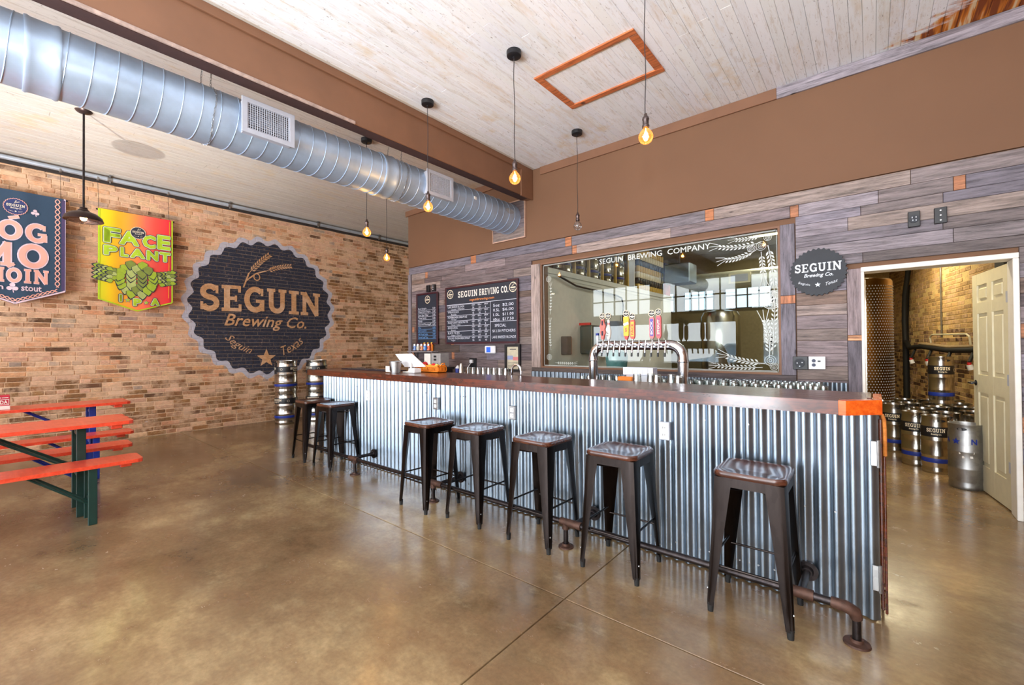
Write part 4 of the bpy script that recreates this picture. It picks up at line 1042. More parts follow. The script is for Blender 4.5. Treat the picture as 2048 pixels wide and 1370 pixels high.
st0 = make_stool((-.475, 2.515, 0), math.radians(0), 'dark metal stool with wooden seat nearest the camera, at the gate end of the bar')
for (x, y, r, lab) in ((-1.21, 2.495, 1, 'dark metal stool with wooden seat second from the gate end, beneath the rightmost outlet'), (-1.80, 2.49, -1, 'dark metal stool third from the gate end, left of the middle floor flange'),
                    (-2.43, 2.485, 1, 'dark metal stool fourth from the gate end, right of the one by the long gap'), (-2.95, 2.42, -2, 'dark metal stool fifth from the gate end, beside the long gap between stools'),
                    (-4.775, 2.545, 2, 'dark metal stool of the far pair, the nearer one to the camera'), (-5.32, 2.54, -3, 'dark metal stool of the far pair, the one beside the stacked kegs')):
    dup(st0, (x, y, 0), math.radians(r), lab)

# ------------------------------------------------------------------ kegs
def make_keg(name, label, cat_loc, r, h, bands=True, old=False, grp=None, logo=True, simple=False, rz=0):
    t = thing(name, label, 'keg', cat_loc, rz, grp); t['_o'] = (0, 0, 0)
    m = M['steel_old'] if old else M['steel']
    prof = [(r*.80, .01), (r*.94, .0), (r*.985, .012), (r*.985, .03), (r*.95, h*.1), (r*.955, h*.12), (r, h*.15), (r, h*.30), (r*1.02, h*.31), (r*1.02, h*.325), (r, h*.335), (r, h*.56), (r*1.02, h*.57), (r*1.02, h*.585), (r, h*.595), (r, h*.84),
            (r*.96, h*.88), (r*.955, h*.97), (r*.985, h*.985), (r*.985, h), (r*.93, h), (r*.91, h*.96), (r*.90, h*.90), (r*.3, h*.925), (r*.3, h*.95), (.001, h*.95)]
    mb = MB(); mb.lathe(prof, (0, 0, 0), 28); b = mb.build('shell', m, t, smooth=True)
    if bands:
        mb = MB(); mb.lathe([(r*1.004, h*.64), (r*1.008, h*.645), (r*1.008, h*.815), (r*1.004, h*.82)], (0, 0, 0), 28); mb.build('black_band', M['black'], t, smooth=True)
        mb = MB(); mb.lathe([(r*1.004, h*.19), (r*1.008, h*.192), (r*1.008, h*.262), (r*1.004, h*.265)], (0, 0, 0), 28); mb.build('blue_band', M['blue'], t, smooth=True)
        for a0, col_ in ((-2.3, 'cream'), (.3, 'cream')):
            Pk = lambda u, v, a0=a0: (r*1.014*math.cos(a0+u/r), r*1.014*math.sin(a0+u/r), v)
            mb = MB(); w = r*.62; slab(mb, 'SEGUIN', Pk, -w, w, h*.725, h*.79); text(mb, 'Brewing Co.', Pk, -w*.5, w*.6, h*.67, h*.705, .02, .2); ring(mb, Pk, w+.07*r/.12, h*.73, .018, .004, 14)
            mb.build('lettering', M['cream'], t)
    for a in (0, PI):
        mb = MB(); vs = []
        for i in range(14):
            q_ = 2*PI*i/14; aa = a-1.9+.30*math.cos(q_); zz = h*.925+h*.022*math.sin(q_); vs.append((r*.962*math.cos(aa), r*.962*math.sin(aa), zz))
        mb.add(vs, [tuple(range(14))]); mb.build('handle_slot', M['black'], t)
    return t
KR, KH = .185, .563
k0 = make_keg('beer_keg', 'steel keg with black and blue bands, lower of the stack nearer the big wall emblem', (-8.20, 3.42, 0), KR, KH, grp='stacked kegs by the brick wall', rz=.9)
dup(k0, (-8.20, 3.42, KH), .3, 'steel keg with black and blue bands, upper of the stack nearer the big wall emblem')
dup(k0, (-8.08, 3.93, 0), 1.4, 'steel keg with black and blue bands, lower of the stack behind the far stools')
dup(k0, (-8.08, 3.93, KH), .8, 'steel keg with black and blue bands, upper of the stack behind the far stools')
# keg room: slim kegs
s0 = make_keg('slim_keg', 'slim steel keg with black name band second along the front of the pile', (.36, 6.62, 0), .118, .592, grp='kegs in the back room', rz=.55)
GL = 'slim steel keg standing in the packed group between the front kegs and the brick wall'
rows = [(.20, 7.30, 'slim steel keg with black name band farther back in the front row of the pile'), (.10, 7.62, 'slim steel keg farthest left in the front row, half hidden by the bar end'), (.505, 6.36, 'slim steel keg with black name band tight behind the scuffed keg')]
for x, y, lab in rows: dup(s0, (x, y, 0), .5+.3*x, lab)
spots = []
for j in range(6):
    for i in range(8):
        x = .62+.25*i-.02*j; y = 6.50+.255*j+.03*i
        wx = 1.87-.2*(y-5.15)-.16
        if x < wx and y-6.9 > -4*(x-.45)-.4: spots.append((x, y))
for (x, y) in ((.45, 7.0), (.36, 7.55), (.62, 6.72), (.60, 7.28), (.85, 6.6), (.86, 6.98), (.84, 7.40), (.60, 7.72), (.84, 7.80), (1.09, 6.75), (1.08, 7.15), (1.07, 7.6), (.34, 8.0), (.58, 8.1), (.82, 8.2), (1.1, 6.42)):
    dup(s0, (x, y, 0), .4, GL, 'kegs packed against the keg room wall')
dup(s0, (.65, 7.50, .594), .75, 'slim steel keg standing alone on top of the pile of kegs')
o = make_keg('scuffed_keg', 'dull scuffed silver keg with blue star marking in front of the open door', (.665, 5.84, 0), .122, .60, bands=False, old=True, grp='kegs in the back room', rz=0)
Pk = lambda u, v: (.1245*math.cos(-PI/2-.65+u/.122), .1245*math.sin(-PI/2-.65+u/.122), v)
mb = MB(); star(mb, Pk, .0, .44, .032); text(mb, 'A', Pk, -.095, -.055, .42, .47, .03); text(mb, 'N', Pk, .10, .14, .42, .47, .03); mb.build('blue_marking', M['blue'], o)
mb = MB(); stroke(mb, [(.02, .335), (.12, .345)], .018, Pk); stroke(mb, [(.04, .30), (.11, .305)], .02, Pk); mb.build('torn_label', M['white'], o)

# dimpled tank, hoses and couplers in the keg room
t = thing('dimpled_tank', 'tall dark steel tank with dimple-plate jacket seen through the doorway', 'tank', (-.22, 9.0, 0))
brz = metal_mat('bronzed_tank_steel', (120, 92, 52), .3, 6, .3)
mb = MB(); mb.lathe([(.43, 0), (.43, 2.33), (.41, 2.36), (.001, 2.42)], (-.17, 9.0, 0), 56); mb.build('jacket', brz, t, smooth=True)
mb = MB()
for i in range(36):
    for j in range(52):
        a = -2.6+i*.095+(.047 if j % 2 else 0); zz = .1+j*.042
        c = Vector((-.17+.432*math.cos(a), 9.0+.432*math.sin(a), zz)); d = Vector((math.cos(a), math.sin(a), 0)); u = Vector((-math.sin(a), math.cos(a), 0)); r_ = .012
        mb.add([c+u*r_, c+Vector((0, 0, r_)), c-u*r_, c-Vector((0, 0, r_)), c+d*.006], [(0, 1, 4), (1, 2, 4), (2, 3, 4), (3, 0, 4)])
mb.build('dimples', M['grille'], t, kind='stuff')  # dimples coloured pale to stand in for light catching them
mb = MB(); a = -1.35; mb.box(-.17+.438*math.cos(a)-.012, -.17+.438*math.cos(a)+.012, 9.0+.438*math.sin(a)-.006, 9.0+.438*math.sin(a)+.012, 0, 2.34); mb.build('seam_strip', M['steel'], t)
t = thing('beer_line_bundle', 'black insulated hose bundle hung along the keg room wall', 'hose', (.4, 9.5, 2.9))
def KW(u, h, off=.1): v = MK @ Vector((u, off, h)); return (v.x, v.y, v.z)
mb = MB(); mb.tube([KW(6.2, 2.98), KW(6.25, 2.7), KW(6.45, 2.3), KW(6.5, 1.8), KW(6.45, 1.4), KW(6.2, 1.27), KW(5.6, 1.30), KW(5.0, 1.27), KW(4.4, 1.24), KW(3.7, 1.25), KW(3.1, 1.27)], .042, 10); mb.build('insulated_trunk', M['rubber'], t, smooth=True)
mb = MB(); mb.tube([KW(6.5, 2.5, .06), KW(6.62, 1.8, .06), KW(6.6, .9, .06), KW(6.6, .1, .06)], .05, 10); mb.build('drop_hose', M['rubber'], t, smooth=True)
tan_hose = mat('dusty_tape', (150, 128, 96), .8)
mb = MB(); mb.tube([KW(5.6, 1.345, .1), KW(5.0, 1.32, .1), KW(4.4, 1.29, .1), KW(3.7, 1.30, .1), KW(3.2, 1.32, .1)], .026, 8); mb.build('tape_wrap', tan_hose, t, smooth=True)
for k, u in enumerate((5.9, 5.1, 4.3, 3.55, 3.3)):
    mb = MB(); mb.tube([KW(u, 1.25), KW(u-.05, 1.17, .14), KW(u-.12, 1.12, .18), KW(u-.15, 1.09, .2)], .02, 8); hz = mb.build('tap_hose', M['rubber'], t, smooth=True)
    mb = MB(); p = Vector(KW(u-.15, 1.09, .2)); mb.cyl(p, p-Vector((0.0, 0, .035)), .022, n=10); mb.build('red_clip', M['red'], hz)
    mb = MB(); mb.cyl(p-Vector((0, 0, .035)), p-Vector((-.02, 0, .10)), .032, .036, n=12); mb.build('coupler_cap', M['white_plastic'], hz, smooth=True)
t = thing('wall_bracket', 'pale bent tube bracket over the hose bundle in the keg room', 'bracket', KW(4.4, 1.45))
mb = MB(); mb.tube([KW(5.3, 1.36, .05), KW(5.3, 1.46, .06), KW(5.2, 1.5, .06), KW(3.9, 1.48, .06), KW(3.8, 1.44, .06), KW(3.8, 1.32, .05)], .014, 8); mb.build('tube', M['offwhite'], t, smooth=True)
t = thing('wall_conduit', 'thin upright conduit on the keg room brick wall', 'conduit', KW(4.95, 2.2))
mb = MB(); mb.cyl(KW(4.95, 1.45, .015), KW(4.95, 2.98, .015), .012, n=8); mb.build('pipe', M['steel_old'], t, smooth=True)
t = thing('alarm_box', 'red alarm box on the keg room wall beside the open door', 'alarm', KW(3.45, 1.9))
mb = MB(); Mq = MK @ Matrix.Translation((3.45, .02, 1.95)); mb.bbox(-.07, .07, 0, .05, -.09, .09, .008, Mq); mb.build('housing', M['red'], t)
mb = MB(); mb.bbox(-.03, .03, .05, .056, -.03, .03, .004, Mq); mb.build('button', mat('dark_red', (110, 16, 18), .4), t)
# something dark above the leaf: open electrical chase
t = thing('cable_chase', 'dark upright cable chase above the open door leaf', 'cable chase', KW(2.6, 2.5))
mb = MB(); Mq = MK @ Matrix.Translation((2.85, .02, 0)); mb.bbox(-.12, .12, 0, .08, 1.9, 2.98, .01, Mq); mb.build('cover', M['rubber'], t)
mb = MB(); mb.bbox(.12, .13, .02, .06, 2.0, 2.98, .003, Mq); mb.build('cable', M['steel_old'], t)

# ------------------------------------------------------------------ picnic sets by the brick wall
def slab_board(mb, x0, x1, y0, y1, z, th): # plank running along y, rounded far end
    r = .035; pts = [(x0, y0), (x1, y0), (x1, y1-r), (x1-r*.4, y1-r*.3), (x1-r, y1), (x0+r, y1), (x0+r*.4, y1-r*.3), (x0, y1-r)]
    mb.prism(pts, 'z', z-th, z)
def picnic_table(label, x0, x1, y1, z, legm, grp='folding beer garden tables'):
    t = thing('beer_table', label, 'table', ((x0+x1)/2, y1-1.1, 0), group=grp)
    n = 3; w = (x1-x0)/n
    for k in range(n): mb = MB(); slab_board(mb, x0+k*w+.001, x0+(k+1)*w-.001, y1-2.2, y1, z, .028); mb.build('top_plank', M['red_wood'], t)
    for yy in (y1-.10, y1-2.0): mb = MB(); mb.bbox(x0+.03, x1-.03, yy-.04, yy+.03, z-.062, z-.029); mb.build('cleat', M['red_wood'], t)
    for yy, sg in ((y1-.30, -1), (y1-1.85, 1)):
        for xx in (x0+.045, x1-.19):
            mb = MB(); mb.bbox(xx-.014, xx+.014, yy-.028, yy+.028, .0, z-.03, .003); mb.build('leg', legm, t)
        mb = MB(); mb.bbox(x0+.045, x1-.19, yy-.015, yy+.015, .30, .33, .003); mb.bbox(x0+.045, x1-.19, yy-.015, yy+.015, z-.12, z-.09, .003); mb.build('crossbar', legm, t)
        for xx in (x0+.12, x1-.24):
            mb = MB(); mb.tube([(xx, yy, .36), (xx, yy+sg*.52, z-.035)], .011, 6); mb.build('brace', legm, t)
    return t
def bench(label, x0, x1, y1, z, legm):
    t = thing('beer_bench', label, 'bench', ((x0+x1)/2, y1-1.1, 0), group='folding beer garden benches')
    mb = MB(); slab_board(mb, x0, x1, y1-2.2, y1, z, .028); mb.build('seat_plank', M['red_wood'], t)
    mb = MB(); mb.bbox(x0+.03, x1-.03, y1-.14, y1-.07, z-.055, z-.029); mb.build('cleat', M['red_wood'], t)
    for yy, sg in ((y1-.30, -1), (y1-1.85, 1)):
        for xx in (x0+.035, x1-.035): mb = MB(); mb.bbox(xx-.013, xx+.013, yy-.026, yy+.026, 0, z-.03, .003); mb.build('leg', legm, t)
        mb = MB(); mb.bbox(x0+.035, x1-.035, yy-.012, yy+.012, .16, .185, .003); mb.build('crossbar', legm, t)
        for xx in (x0+.08, x1-.08): mb = MB(); mb.tube([(xx, yy, .14), (xx, yy+sg*.34, z-.035)], .009, 6); mb.build('brace', legm, t)
    return t
picnic_table('orange-red beer garden table with dark green legs, the nearer of the two', -5.32, -4.76, .765, .76, M['leg_green'])
bench('orange-red bench with green legs on the near side of the nearer table', -4.91, -4.61, .80, .46, M['leg_green'])
bench('orange-red bench between the two tables, against the nearer table', -5.69, -5.40, .86, .46, M['leg_blue'])
picnic_table('orange-red beer garden table with blue legs, the one by the brick wall', -7.02, -6.52, 1.02, .76, M['leg_blue'])
bench('orange-red bench tucked between the tables, on the near side of the wall table', -6.50, -6.22, 1.0, .46, M['leg_blue'])
t = thing('table_box', 'red and white printed cardboard box on the table by the brick wall', 'box', (-6.70, .05, .76))
mb = MB(); mb.bbox(-6.80, -6.62, -.02, .115, .761, .90, .003); mb.build('carton', mat('crimson_card', (196, 34, 60), .6), t)
mb = MB(); mb.bbox(-6.802, -6.618, -.022, .117, .7615, .80, .002); mb.build('white_base', M['white'], t)
P = WX(-6.6165); mb = MB(); text(mb, 'FRIDA', P, .005, .10, .82, .855, .02); stroke(mb, [(.0, .881), (.045, .881)], .007, P); disc(mb, P, .054, .881, .005, 10); stroke(mb, [(.063, .881), (.105, .881)], .007, P)
for a, b in (((-.0, .812), (.108, .812)), ((-.0, .864), (.108, .864)), ((.108, .812), (.108, .864))): stroke(mb, [a, b], .004, P)
mb.build('lettering', M['white'], t)

# ------------------------------------------------------------------ on the bar wall
def menu_board(name, label, x0, x1, z0, z1):
    t = thing(name, label, 'menu board', ((x0+x1)/2, 4.975, (z0+z1)/2))
    mb = MB(); mb.box(x0+.02, x1-.02, 4.962, 4.972, z0+.02, z1-.02); mb.build('slate', M['board'], t)
    for a, b, c, d in ((x0, x0+.03, z0, z1), (x1-.03, x1, z0, z1), (x0+.03, x1-.03, z0, z0+.03), (x0+.03, x1-.03, z1-.03, z1)): mb = MB(); mb.bbox(a, b, 4.95, 4.974, c, d, .003); mb.build('frame_rail', M['board_frame'], t)
    return t
t = menu_board('menu_board', 'large chalkboard beer menu headed SEGUIN BREWING CO. in a maroon frame', -5.60, -4.00, 1.40, 2.36)
P = WY(4.960); mb = MB()
slab(mb, 'SEGUIN', P, -5.29, -4.84, 2.17, 2.27, .12, 1.05); slab(mb, 'BREWING', P, -4.78, -4.33, 2.17, 2.27, .12, 1.05) if False else None
slab(mb, 'BREWING', P, -4.80, -4.38, 2.17, 2.27, .1, 1.05); slab(mb, 'CO.', P, -4.34, -4.19, 2.17, 2.27, .1, 1.05); mb.build('lettering', M['white'], t)
mb = MB(); text(mb, 'seguinbrewing.com', P, -5.02, -4.48, 2.085, 2.135, .01, .2); mb.build('lettering', M['gold'], t)
for cu in (-5.48, -4.10):
    mb = MB(); ring(mb, P, cu, 2.24, .07, .012, 24); wheat(mb, P, (cu-.03, 2.25), (cu+.03, 2.29), 4, .018, awn=False); stroke(mb, [(cu-.05, 2.235), (cu+.05, 2.235)], .02, P); stroke(mb, [(cu-.03, 2.205), (cu+.035, 2.205)], .008, P); star(mb, P, cu, 2.19, .01); mb.build('emblem', M['cream'], t)
mb = MB()
beers = [('LAKE BREEZE BLONDE', 'Cascade + Willamette', '54', '23', '4'), ('9-PIN KOLSCH', 'Bavarian', '45', '24', '5'), ('HOMEBREWERS CREAM ALE', 'Heritage', '50', '21', '4'), ('FACE PLANT SESSION IPA', 'Mosaic + Citra', '52', '50', '5'),
         ('BOCK-N-ROLL', 'Brewers', '55', '21', '22'), ('BLACK TIE IPA', 'Nugget + Chinook', '74', '61', '39'), ('POG MO THOIN IRISH STOUT', 'Fuggle', '55', '36', '40')]
zt = 2.05; dz = .0875
for k, (a, b, c, d, e) in enumerate(beers):
    z = zt-dz*k; stroke(mb, [(-5.565, z), (-4.58, z)], .005, P)
    text(mb, a, P, -5.54, -5.54+.022*len(a), z-.045, z-.012, 0); text(mb, b, P, -5.46, -5.46+.016*len(b), z-.078, z-.055, 0, .2)
    for u, hd, v in ((-4.97, 'ABV', c), (-4.83, 'IBU', d), (-4.69, 'SRM', e)): text(mb, hd, P, u, u+.075, z-.034, z-.01, 0); text(mb, v, P, u+.015, u+.015+.02*len(v), z-.078, z-.048, 0)
stroke(mb, [(-4.56, 1.43), (-4.56, 2.06)], .006, P); stroke(mb, [(-5.565, 2.06), (-4.03, 2.06)], .006, P); stroke(mb, [(-4.56, 1.74), (-4.03, 1.74)], .006, P)
for k, (a, b) in enumerate((('5oz', '$2.00'), ('0.5L', '$6.00'), ('1.0L', '$11.00'), ('60oz', '$17.50'))):
    z = 2.0-.072*k; text(mb, a, P, -4.50, -4.37, z-.034, z+.010, 0); text(mb, b, P, -4.31, -4.09, z-.036, z+.012, 0)
text(mb, 'SPECIAL', P, -4.47, -4.24, 1.655, 1.70, 0); text(mb, '$12.50 PITCHERS', P, -4.52, -4.06, 1.57, 1.615, 0); text(mb, 'LAKE BREEZE BLONDE', P, -4.53, -4.05, 1.48, 1.52, 0)
mb.build('chalk_writing', M['chalk'], t)
t = menu_board('menu_board', 'small tall chalkboard price list beside the big menu, above the can shelf', -6.39, -5.80, 1.40, 2.32)
mb = MB(); ring(mb, P, -6.08, 2.20, .065, .010, 24); stroke(mb, [(-6.13, 2.195), (-6.03, 2.195)], .02, P); wheat(mb, P, (-6.11, 2.21), (-6.05, 2.25), 4, .018, awn=False); mb.build('emblem', M['cream'], t)
mb = MB(); mb2 = MB()
for k, (a, b) in enumerate((('Root Sangria', '5'), ('Watermelon Sangria', '5'), ('Lone Star Cider', '5'), ('Texas Spritz', '5'), ('Shandy', '6'), ('Seasonal Shandygaff', '6'), ('Wine', '6'), ('Hill Country', '4'), ('All Fruit Soda', '3'), ('Sweet Leaf Tea', '3'))):
    z = 2.06-.057*k; m_ = mb if k < 6 else mb2; stroke(m_, [(-6.35, z-.046), (-5.85, z-.046)], .004, P); text(m_, a, P, -6.34, -6.34+.019*len(a), z-.038, z, 0); text(m_, b+'.00', P, -5.94, -5.87, z-.036, z-.002, 0)
mb.build('chalk_writing', M['chalk'], t); mb2.build('chalk_writing', M['chalk_blue'], t)
for k, (xx, lab) in enumerate(((-6.07, 'plain black box plate above the small chalkboard'), (-5.92, 'black socket box with white fittings above the small chalkboard'))):
    t = thing('wall_box', lab, 'outlet', (xx, 4.97, 2.40)); mb = MB(); mb.bbox(xx-.04, xx+.04, 4.955, 4.996, 2.335, 2.455, .003); mb.build('plate', M['black'], t)
    if k:
        for zz in (2.365, 2.395, 2.425): mb = MB(); mb.cyl((xx, 4.955, zz), (xx, 4.950, zz), .008, n=8); mb.build('screw', M['white_plastic'], t)
for k, (xx, lab) in enumerate(((.285, 'black power socket high on the barn boards above the doorway'), (.445, 'black blank plate high on the barn boards right of the power socket'))):
    t = thing('wall_box', lab, 'outlet', (xx, 4.97, 2.40)); mb = MB(); mb.bbox(xx-.038, xx+.038, 4.965, 4.998, 2.335, 2.465, .003); mb.build('plate', M['black'], t)
    if k == 0:
        mb = MB(); mb.cyl((xx, 4.965, 2.40), (xx, 4.955, 2.40), .032, n=20); mb.build('socket_face', M['sign'], t)
        mb = MB()
        for dx, dz_ in ((-.012, .012), (.012, .012), (-.008, -.012), (.012, -.014)): mb.box(xx+dx-.003, xx+dx+.003, 4.9535, 4.955, 2.40+dz_-.006, 2.40+dz_+.006)
        mb.build('slots', M['silver'], t)
    else:
        for zz in (2.36, 2.40, 2.44): mb = MB(); mb.cyl((xx, 4.965, zz), (xx, 4.962, zz), .006, n=8); mb.build('screw', M['white_plastic'], t)
t = thing('round_sign', 'round charcoal bottle-cap sign reading SEGUIN Brewing Co. on the barn boards', 'sign', (-.385, 4.97, 2.03))
mb = MB(); N = 34*6; pts = [(-.385+.218*(1+.035*math.sin(34*2*PI*i/N))*math.cos(2*PI*i/N), 2.03+.218*(1+.035*math.sin(34*2*PI*i/N))*math.sin(2*PI*i/N)) for i in range(N)]
mb.prism(pts, 'y', 4.96, 4.985); mb.build('plate', M['sign'], t)
P = WY(4.9585); mb = MB(); c, z, r = -.385, 2.03, .215
slab(mb, 'SEGUIN', P, c-r*.84, c+r*.84, z+.005, z+.085); text(mb, 'Brewing Co.', P, c-r*.5, c+r*.55, z-.055, z-.01, .02, .3); star(mb, P, c, z-.12, .024)
text(mb, 'Seguin', P, c-.155, c-.06, z-.105, z-.075, 0, .3, lambda a: -.03*a); text(mb, 'Texas', P, c+.06, c+.15, z-.135, z-.105, 0, .3, lambda a: .03*a)
mb.build('lettering', M['silver'], t)
# socket pair right of the glass
t = thing('wall_box', 'open black junction box on the barn boards right of the big window', 'outlet', (-.53, 4.97, 1.17))
mb = MB(); mb.bbox(-.592, -.47, 4.96, 4.998, 1.11, 1.235, .003); mb.build('box_body', M['black'], t)
mb = MB(); mb.cyl((-.535, 4.96, 1.172), (-.535, 4.95, 1.172), .042, n=20); mb.build('receptacle', M['sign'], t)
for dx, dz_ in ((-.02, 0), (.02, .005), (0, -.03)): mb = MB(); mb.cyl((-.535+dx, 4.95, 1.172+dz_), (-.535+dx, 4.947, 1.172+dz_), .006, n=8); mb.build('screw', M['silver'], t)
t = thing('wall_outlet', 'white double switch plate beside the open black junction box', 'outlet', (-.40, 4.97, 1.17))
mb = MB(); mb.bbox(-.466, -.335, 4.965, 4.998, 1.115, 1.235, .004); mb.build('plate', M['white_plastic'], t)
for zz in (1.155, 1.195): mb = MB(); mb.cyl((-.425, 4.966, zz), (-.425, 4.962, zz), .016, n=14); mb.build('socket', mat('navy_socket', (30, 34, 70), .4), t)
mb = MB(); mb.bbox(-.395, -.372, 4.961, 4.966, 1.185, 1.197, .001); mb.build('switch', M['sign'], t)
# thermostat, notice frame, shelf
t = thing('thermostat', 'white thermostat with a blue screen under the big chalkboard', 'thermostat', (-4.58, 4.97, 1.305))
mb = MB(); mb.bbox(-4.69, -4.47, 4.955, 4.996, 1.245, 1.365, .012); mb.build('housing', M['white_plastic'], t)
mb = MB(); mb.box(-4.645, -4.56, 4.9525, 4.956, 1.265, 1.345); mb.build('screen', mat('blue_screen', (40, 90, 230), .3, emit=.6), t)
t = thing('notice_frame', 'black framed notice hanging by the corner of the big window', 'picture frame', (-4.13, 4.97, 1.19))
for a, b, c, d in ((-4.28, -4.245, .98, 1.385), (-4.015, -3.98, .98, 1.385), (-4.245, -4.015, .98, 1.015), (-4.245, -4.015, 1.35, 1.385)): mb = MB(); mb.bbox(a, b, 4.96, 4.996, c, d, .003); mb.build('frame_rail', M['black'], t)
mb = MB(); mb.box(-4.25, -4.01, 4.985, 4.99, 1.0, 1.36); mb.build('paper', mat('aged_paper', (206, 196, 170), .7), t)
P = WY(4.983); mb = MB(); stroke(mb, [(-4.24, 1.185), (-4.13, 1.185)], .06, P); mb.build('print_block', mat('faded_blue', (150, 160, 196), .7), t); mb = MB(); stroke(mb, [(-4.13, 1.17), (-4.02, 1.17)], .05, P); mb.build('print_block', mat('faded_red', (216, 130, 130), .7), t)
mb = MB(); stroke(mb, [(-4.19, 1.31), (-4.07, 1.31)], .012, P); 
for k in range(5): stroke(mb, [(-4.23, 1.11-.02*k), (-4.04-.02*(k % 2), 1.11-.02*k)], .004, P)
mb.build('lettering', M['sign'], t)
t = thing('can_shelf', 'narrow grey wall shelf holding sample cans', 'shelf', (-6.17, 4.93, 1.28))
mb = MB(); mb.col = srgb(150, 140, 140)[:3]; mb.bbox(-6.52, -5.82, 4.84, 4.995, 1.262, 1.283, .003); mb.build('shelf_board', M['barn_x'], t)
for xx in (-6.40, -5.93): mb = MB(); mb.tube([(xx, 4.985, 1.262), (xx, 4.985, 1.13), (xx, 4.90, 1.258)], .007, 6); mb.bbox(xx-.015, xx+.015, 4.985, 4.996, 1.10, 1.26, .002); mb.build('bracket', M['black'], t)
can_cols = [('blue_steel', (120, 150, 206), 'pale blue can leftmost on the wall shelf'), ('silver_tan', (196, 192, 180), 'silver and tan can second on the wall shelf'), ('peach', (226, 150, 110), 'peach can in the middle of the wall shelf'), ('sky', (60, 130, 214), 'bright blue can on the wall shelf'), ('coral', (232, 110, 60), 'orange can rightmost on the wall shelf')]
for k, (nm, c, lab) in enumerate(can_cols):
    x = -6.37+.098*k; t = thing('beer_can', lab, 'can', (x, 4.90, 1.284), group='cans on the wall shelf')
    mb = MB(); mb.lathe([(.001, 1.284), (.024, 1.284), (.032, 1.294), (.032, 1.385), (.026, 1.404), (.026, 1.408), (.001, 1.405)], (x, 4.90, 0), 18); mb.build('body', metal_mat('can_alu_'+nm, (205, 208, 214), .3), t, smooth=True)
    mb = MB(); mb.lathe([(.0325, 1.298), (.0326, 1.30), (.0326, 1.375), (.0325, 1.378)], (x, 4.90, 0), 18); mb.build('label_wrap', mat('can_'+nm, c, .35), t, smooth=True)
    Pc = lambda u, v, x=x: (x+.0330*math.sin(u/.033), 4.90-.0330*math.cos(u/.033), v)
    mb = MB(); disc(mb, Pc, 0, 1.34, .016, 14); mb.build('print', M['cream'] if k % 2 else navy, t)
for k in range(3):
    t = thing('beer_can', ['yellow-topped can standing behind the middle can on the shelf', 'yellow-topped can standing behind the bright blue can', 'yellow-topped can standing behind the orange can'][k], 'can', (-6.17+.1*k, 4.965, 1.284), group='cans on the wall shelf')
    x = -6.17+.1*k; mb = MB(); mb.lathe([(.001, 1.284), (.026, 1.284), (.026, 1.40), (.02, 1.425), (.02, 1.43), (.001, 1.43)], (x, 4.965, 0), 14); mb.build('body', M['orange'], t, smooth=True); mb = MB(); mb.lathe([(.021, 1.42), (.021, 1.436), (.001, 1.436)], (x, 4.965, 0), 12); mb.build('cap', M['yellow'], t)

# ------------------------------------------------------------------ back counter, taps, glassware
t = thing('back_counter', 'dark wooden work counter along the barn-board wall under the window', 'counter', (-3.4, 4.5, 0))
mb = MB(); mb.bbox(-6.3, -.25, 4.02, 4.96, .855, .89, .003); mb.build('worktop', M['bar_wood'], t)
for k in range(7):
    a = -6.28+.86*k; mb = MB(); mb.bbox(a, a+.85, 4.06, 4.95, .06, .853, .004); cb = mb.build('cabinet', mat('dark_cabinet', (60, 44, 36), .5) if k == 0 else bpy.data.materials['dark_cabinet'], t)
    mb = MB(); mb.bbox(a+.04, a+.42, 4.045, 4.06, .1, .82, .003); mb.bbox(a+.43, a+.81, 4.045, 4.06, .1, .82, .003); mb.build('door', bpy.data.materials['dark_cabinet'], cb)
mb = MB(); mb.box(-6.28, -.27, 4.1, 4.9, 0, .06); mb.build('plinth', M['black'], t)
t = thing('under_bar_shelf', 'stainless work shelf behind the bar top', 'counter', (-2.6, 3.4, 0))
mb = MB(); mb.bbox(-4.4, -.6, 3.24, 3.68, .86, .89, .004); mb.build('steel_top', M['steel'], t)
for xx in (-4.3, -3.1, -1.9, -.7):
    for yy_ in (3.28, 3.64): mb = MB(); mb.cyl((xx, yy_, 0), (xx, yy_, .86), .02, n=10); mb.build('leg', M['steel'], t, smooth=True)
# tap tower
TY, TZ, TR = 4.30, 1.355, .050
t = thing('tap_tower', 'polished chrome tap arch carrying twelve faucets in front of the window', 'beer tap tower', (-1.9, TY, .89))
xl, xr, cr = -2.395, -1.415, .13
pts = [(xl, TY, .89), (xl, TY, TZ-cr)]+[(xl+cr-cr*math.cos(a), TY, TZ-cr+cr*math.sin(a)) for a in [PI/2*k/7 for k in range(1, 8)]]+[(xr-cr+cr*math.sin(a), TY, TZ-cr+cr*math.cos(a)) for a in [PI/2*k/7 for k in range(0, 8)]]+[(xr, TY, .89)]
mb = MB(); mb.tube(pts, TR, 24); mb.build('arch_tube', M['chrome'], t, smooth=True)
for xx in (xl, xr):
    mb = MB(); mb.lathe([(.085, .891), (.085, .905), (.06, .915), (.053, .93)], (xx, TY, 0), 28); mb.build('base_flange', M['chrome'], t, smooth=True)
    mb = MB(); mb.lathe([(.0535, TZ-cr-.045), (.0545, TZ-cr-.04), (.0545, TZ-cr-.02), (.0535, TZ-cr-.015)], (xx, TY, 0), 24); mb.build('collar_ring', M['chrome'], t, smooth=True)
fx = [-2.29+.0678*k for k in range(12)]
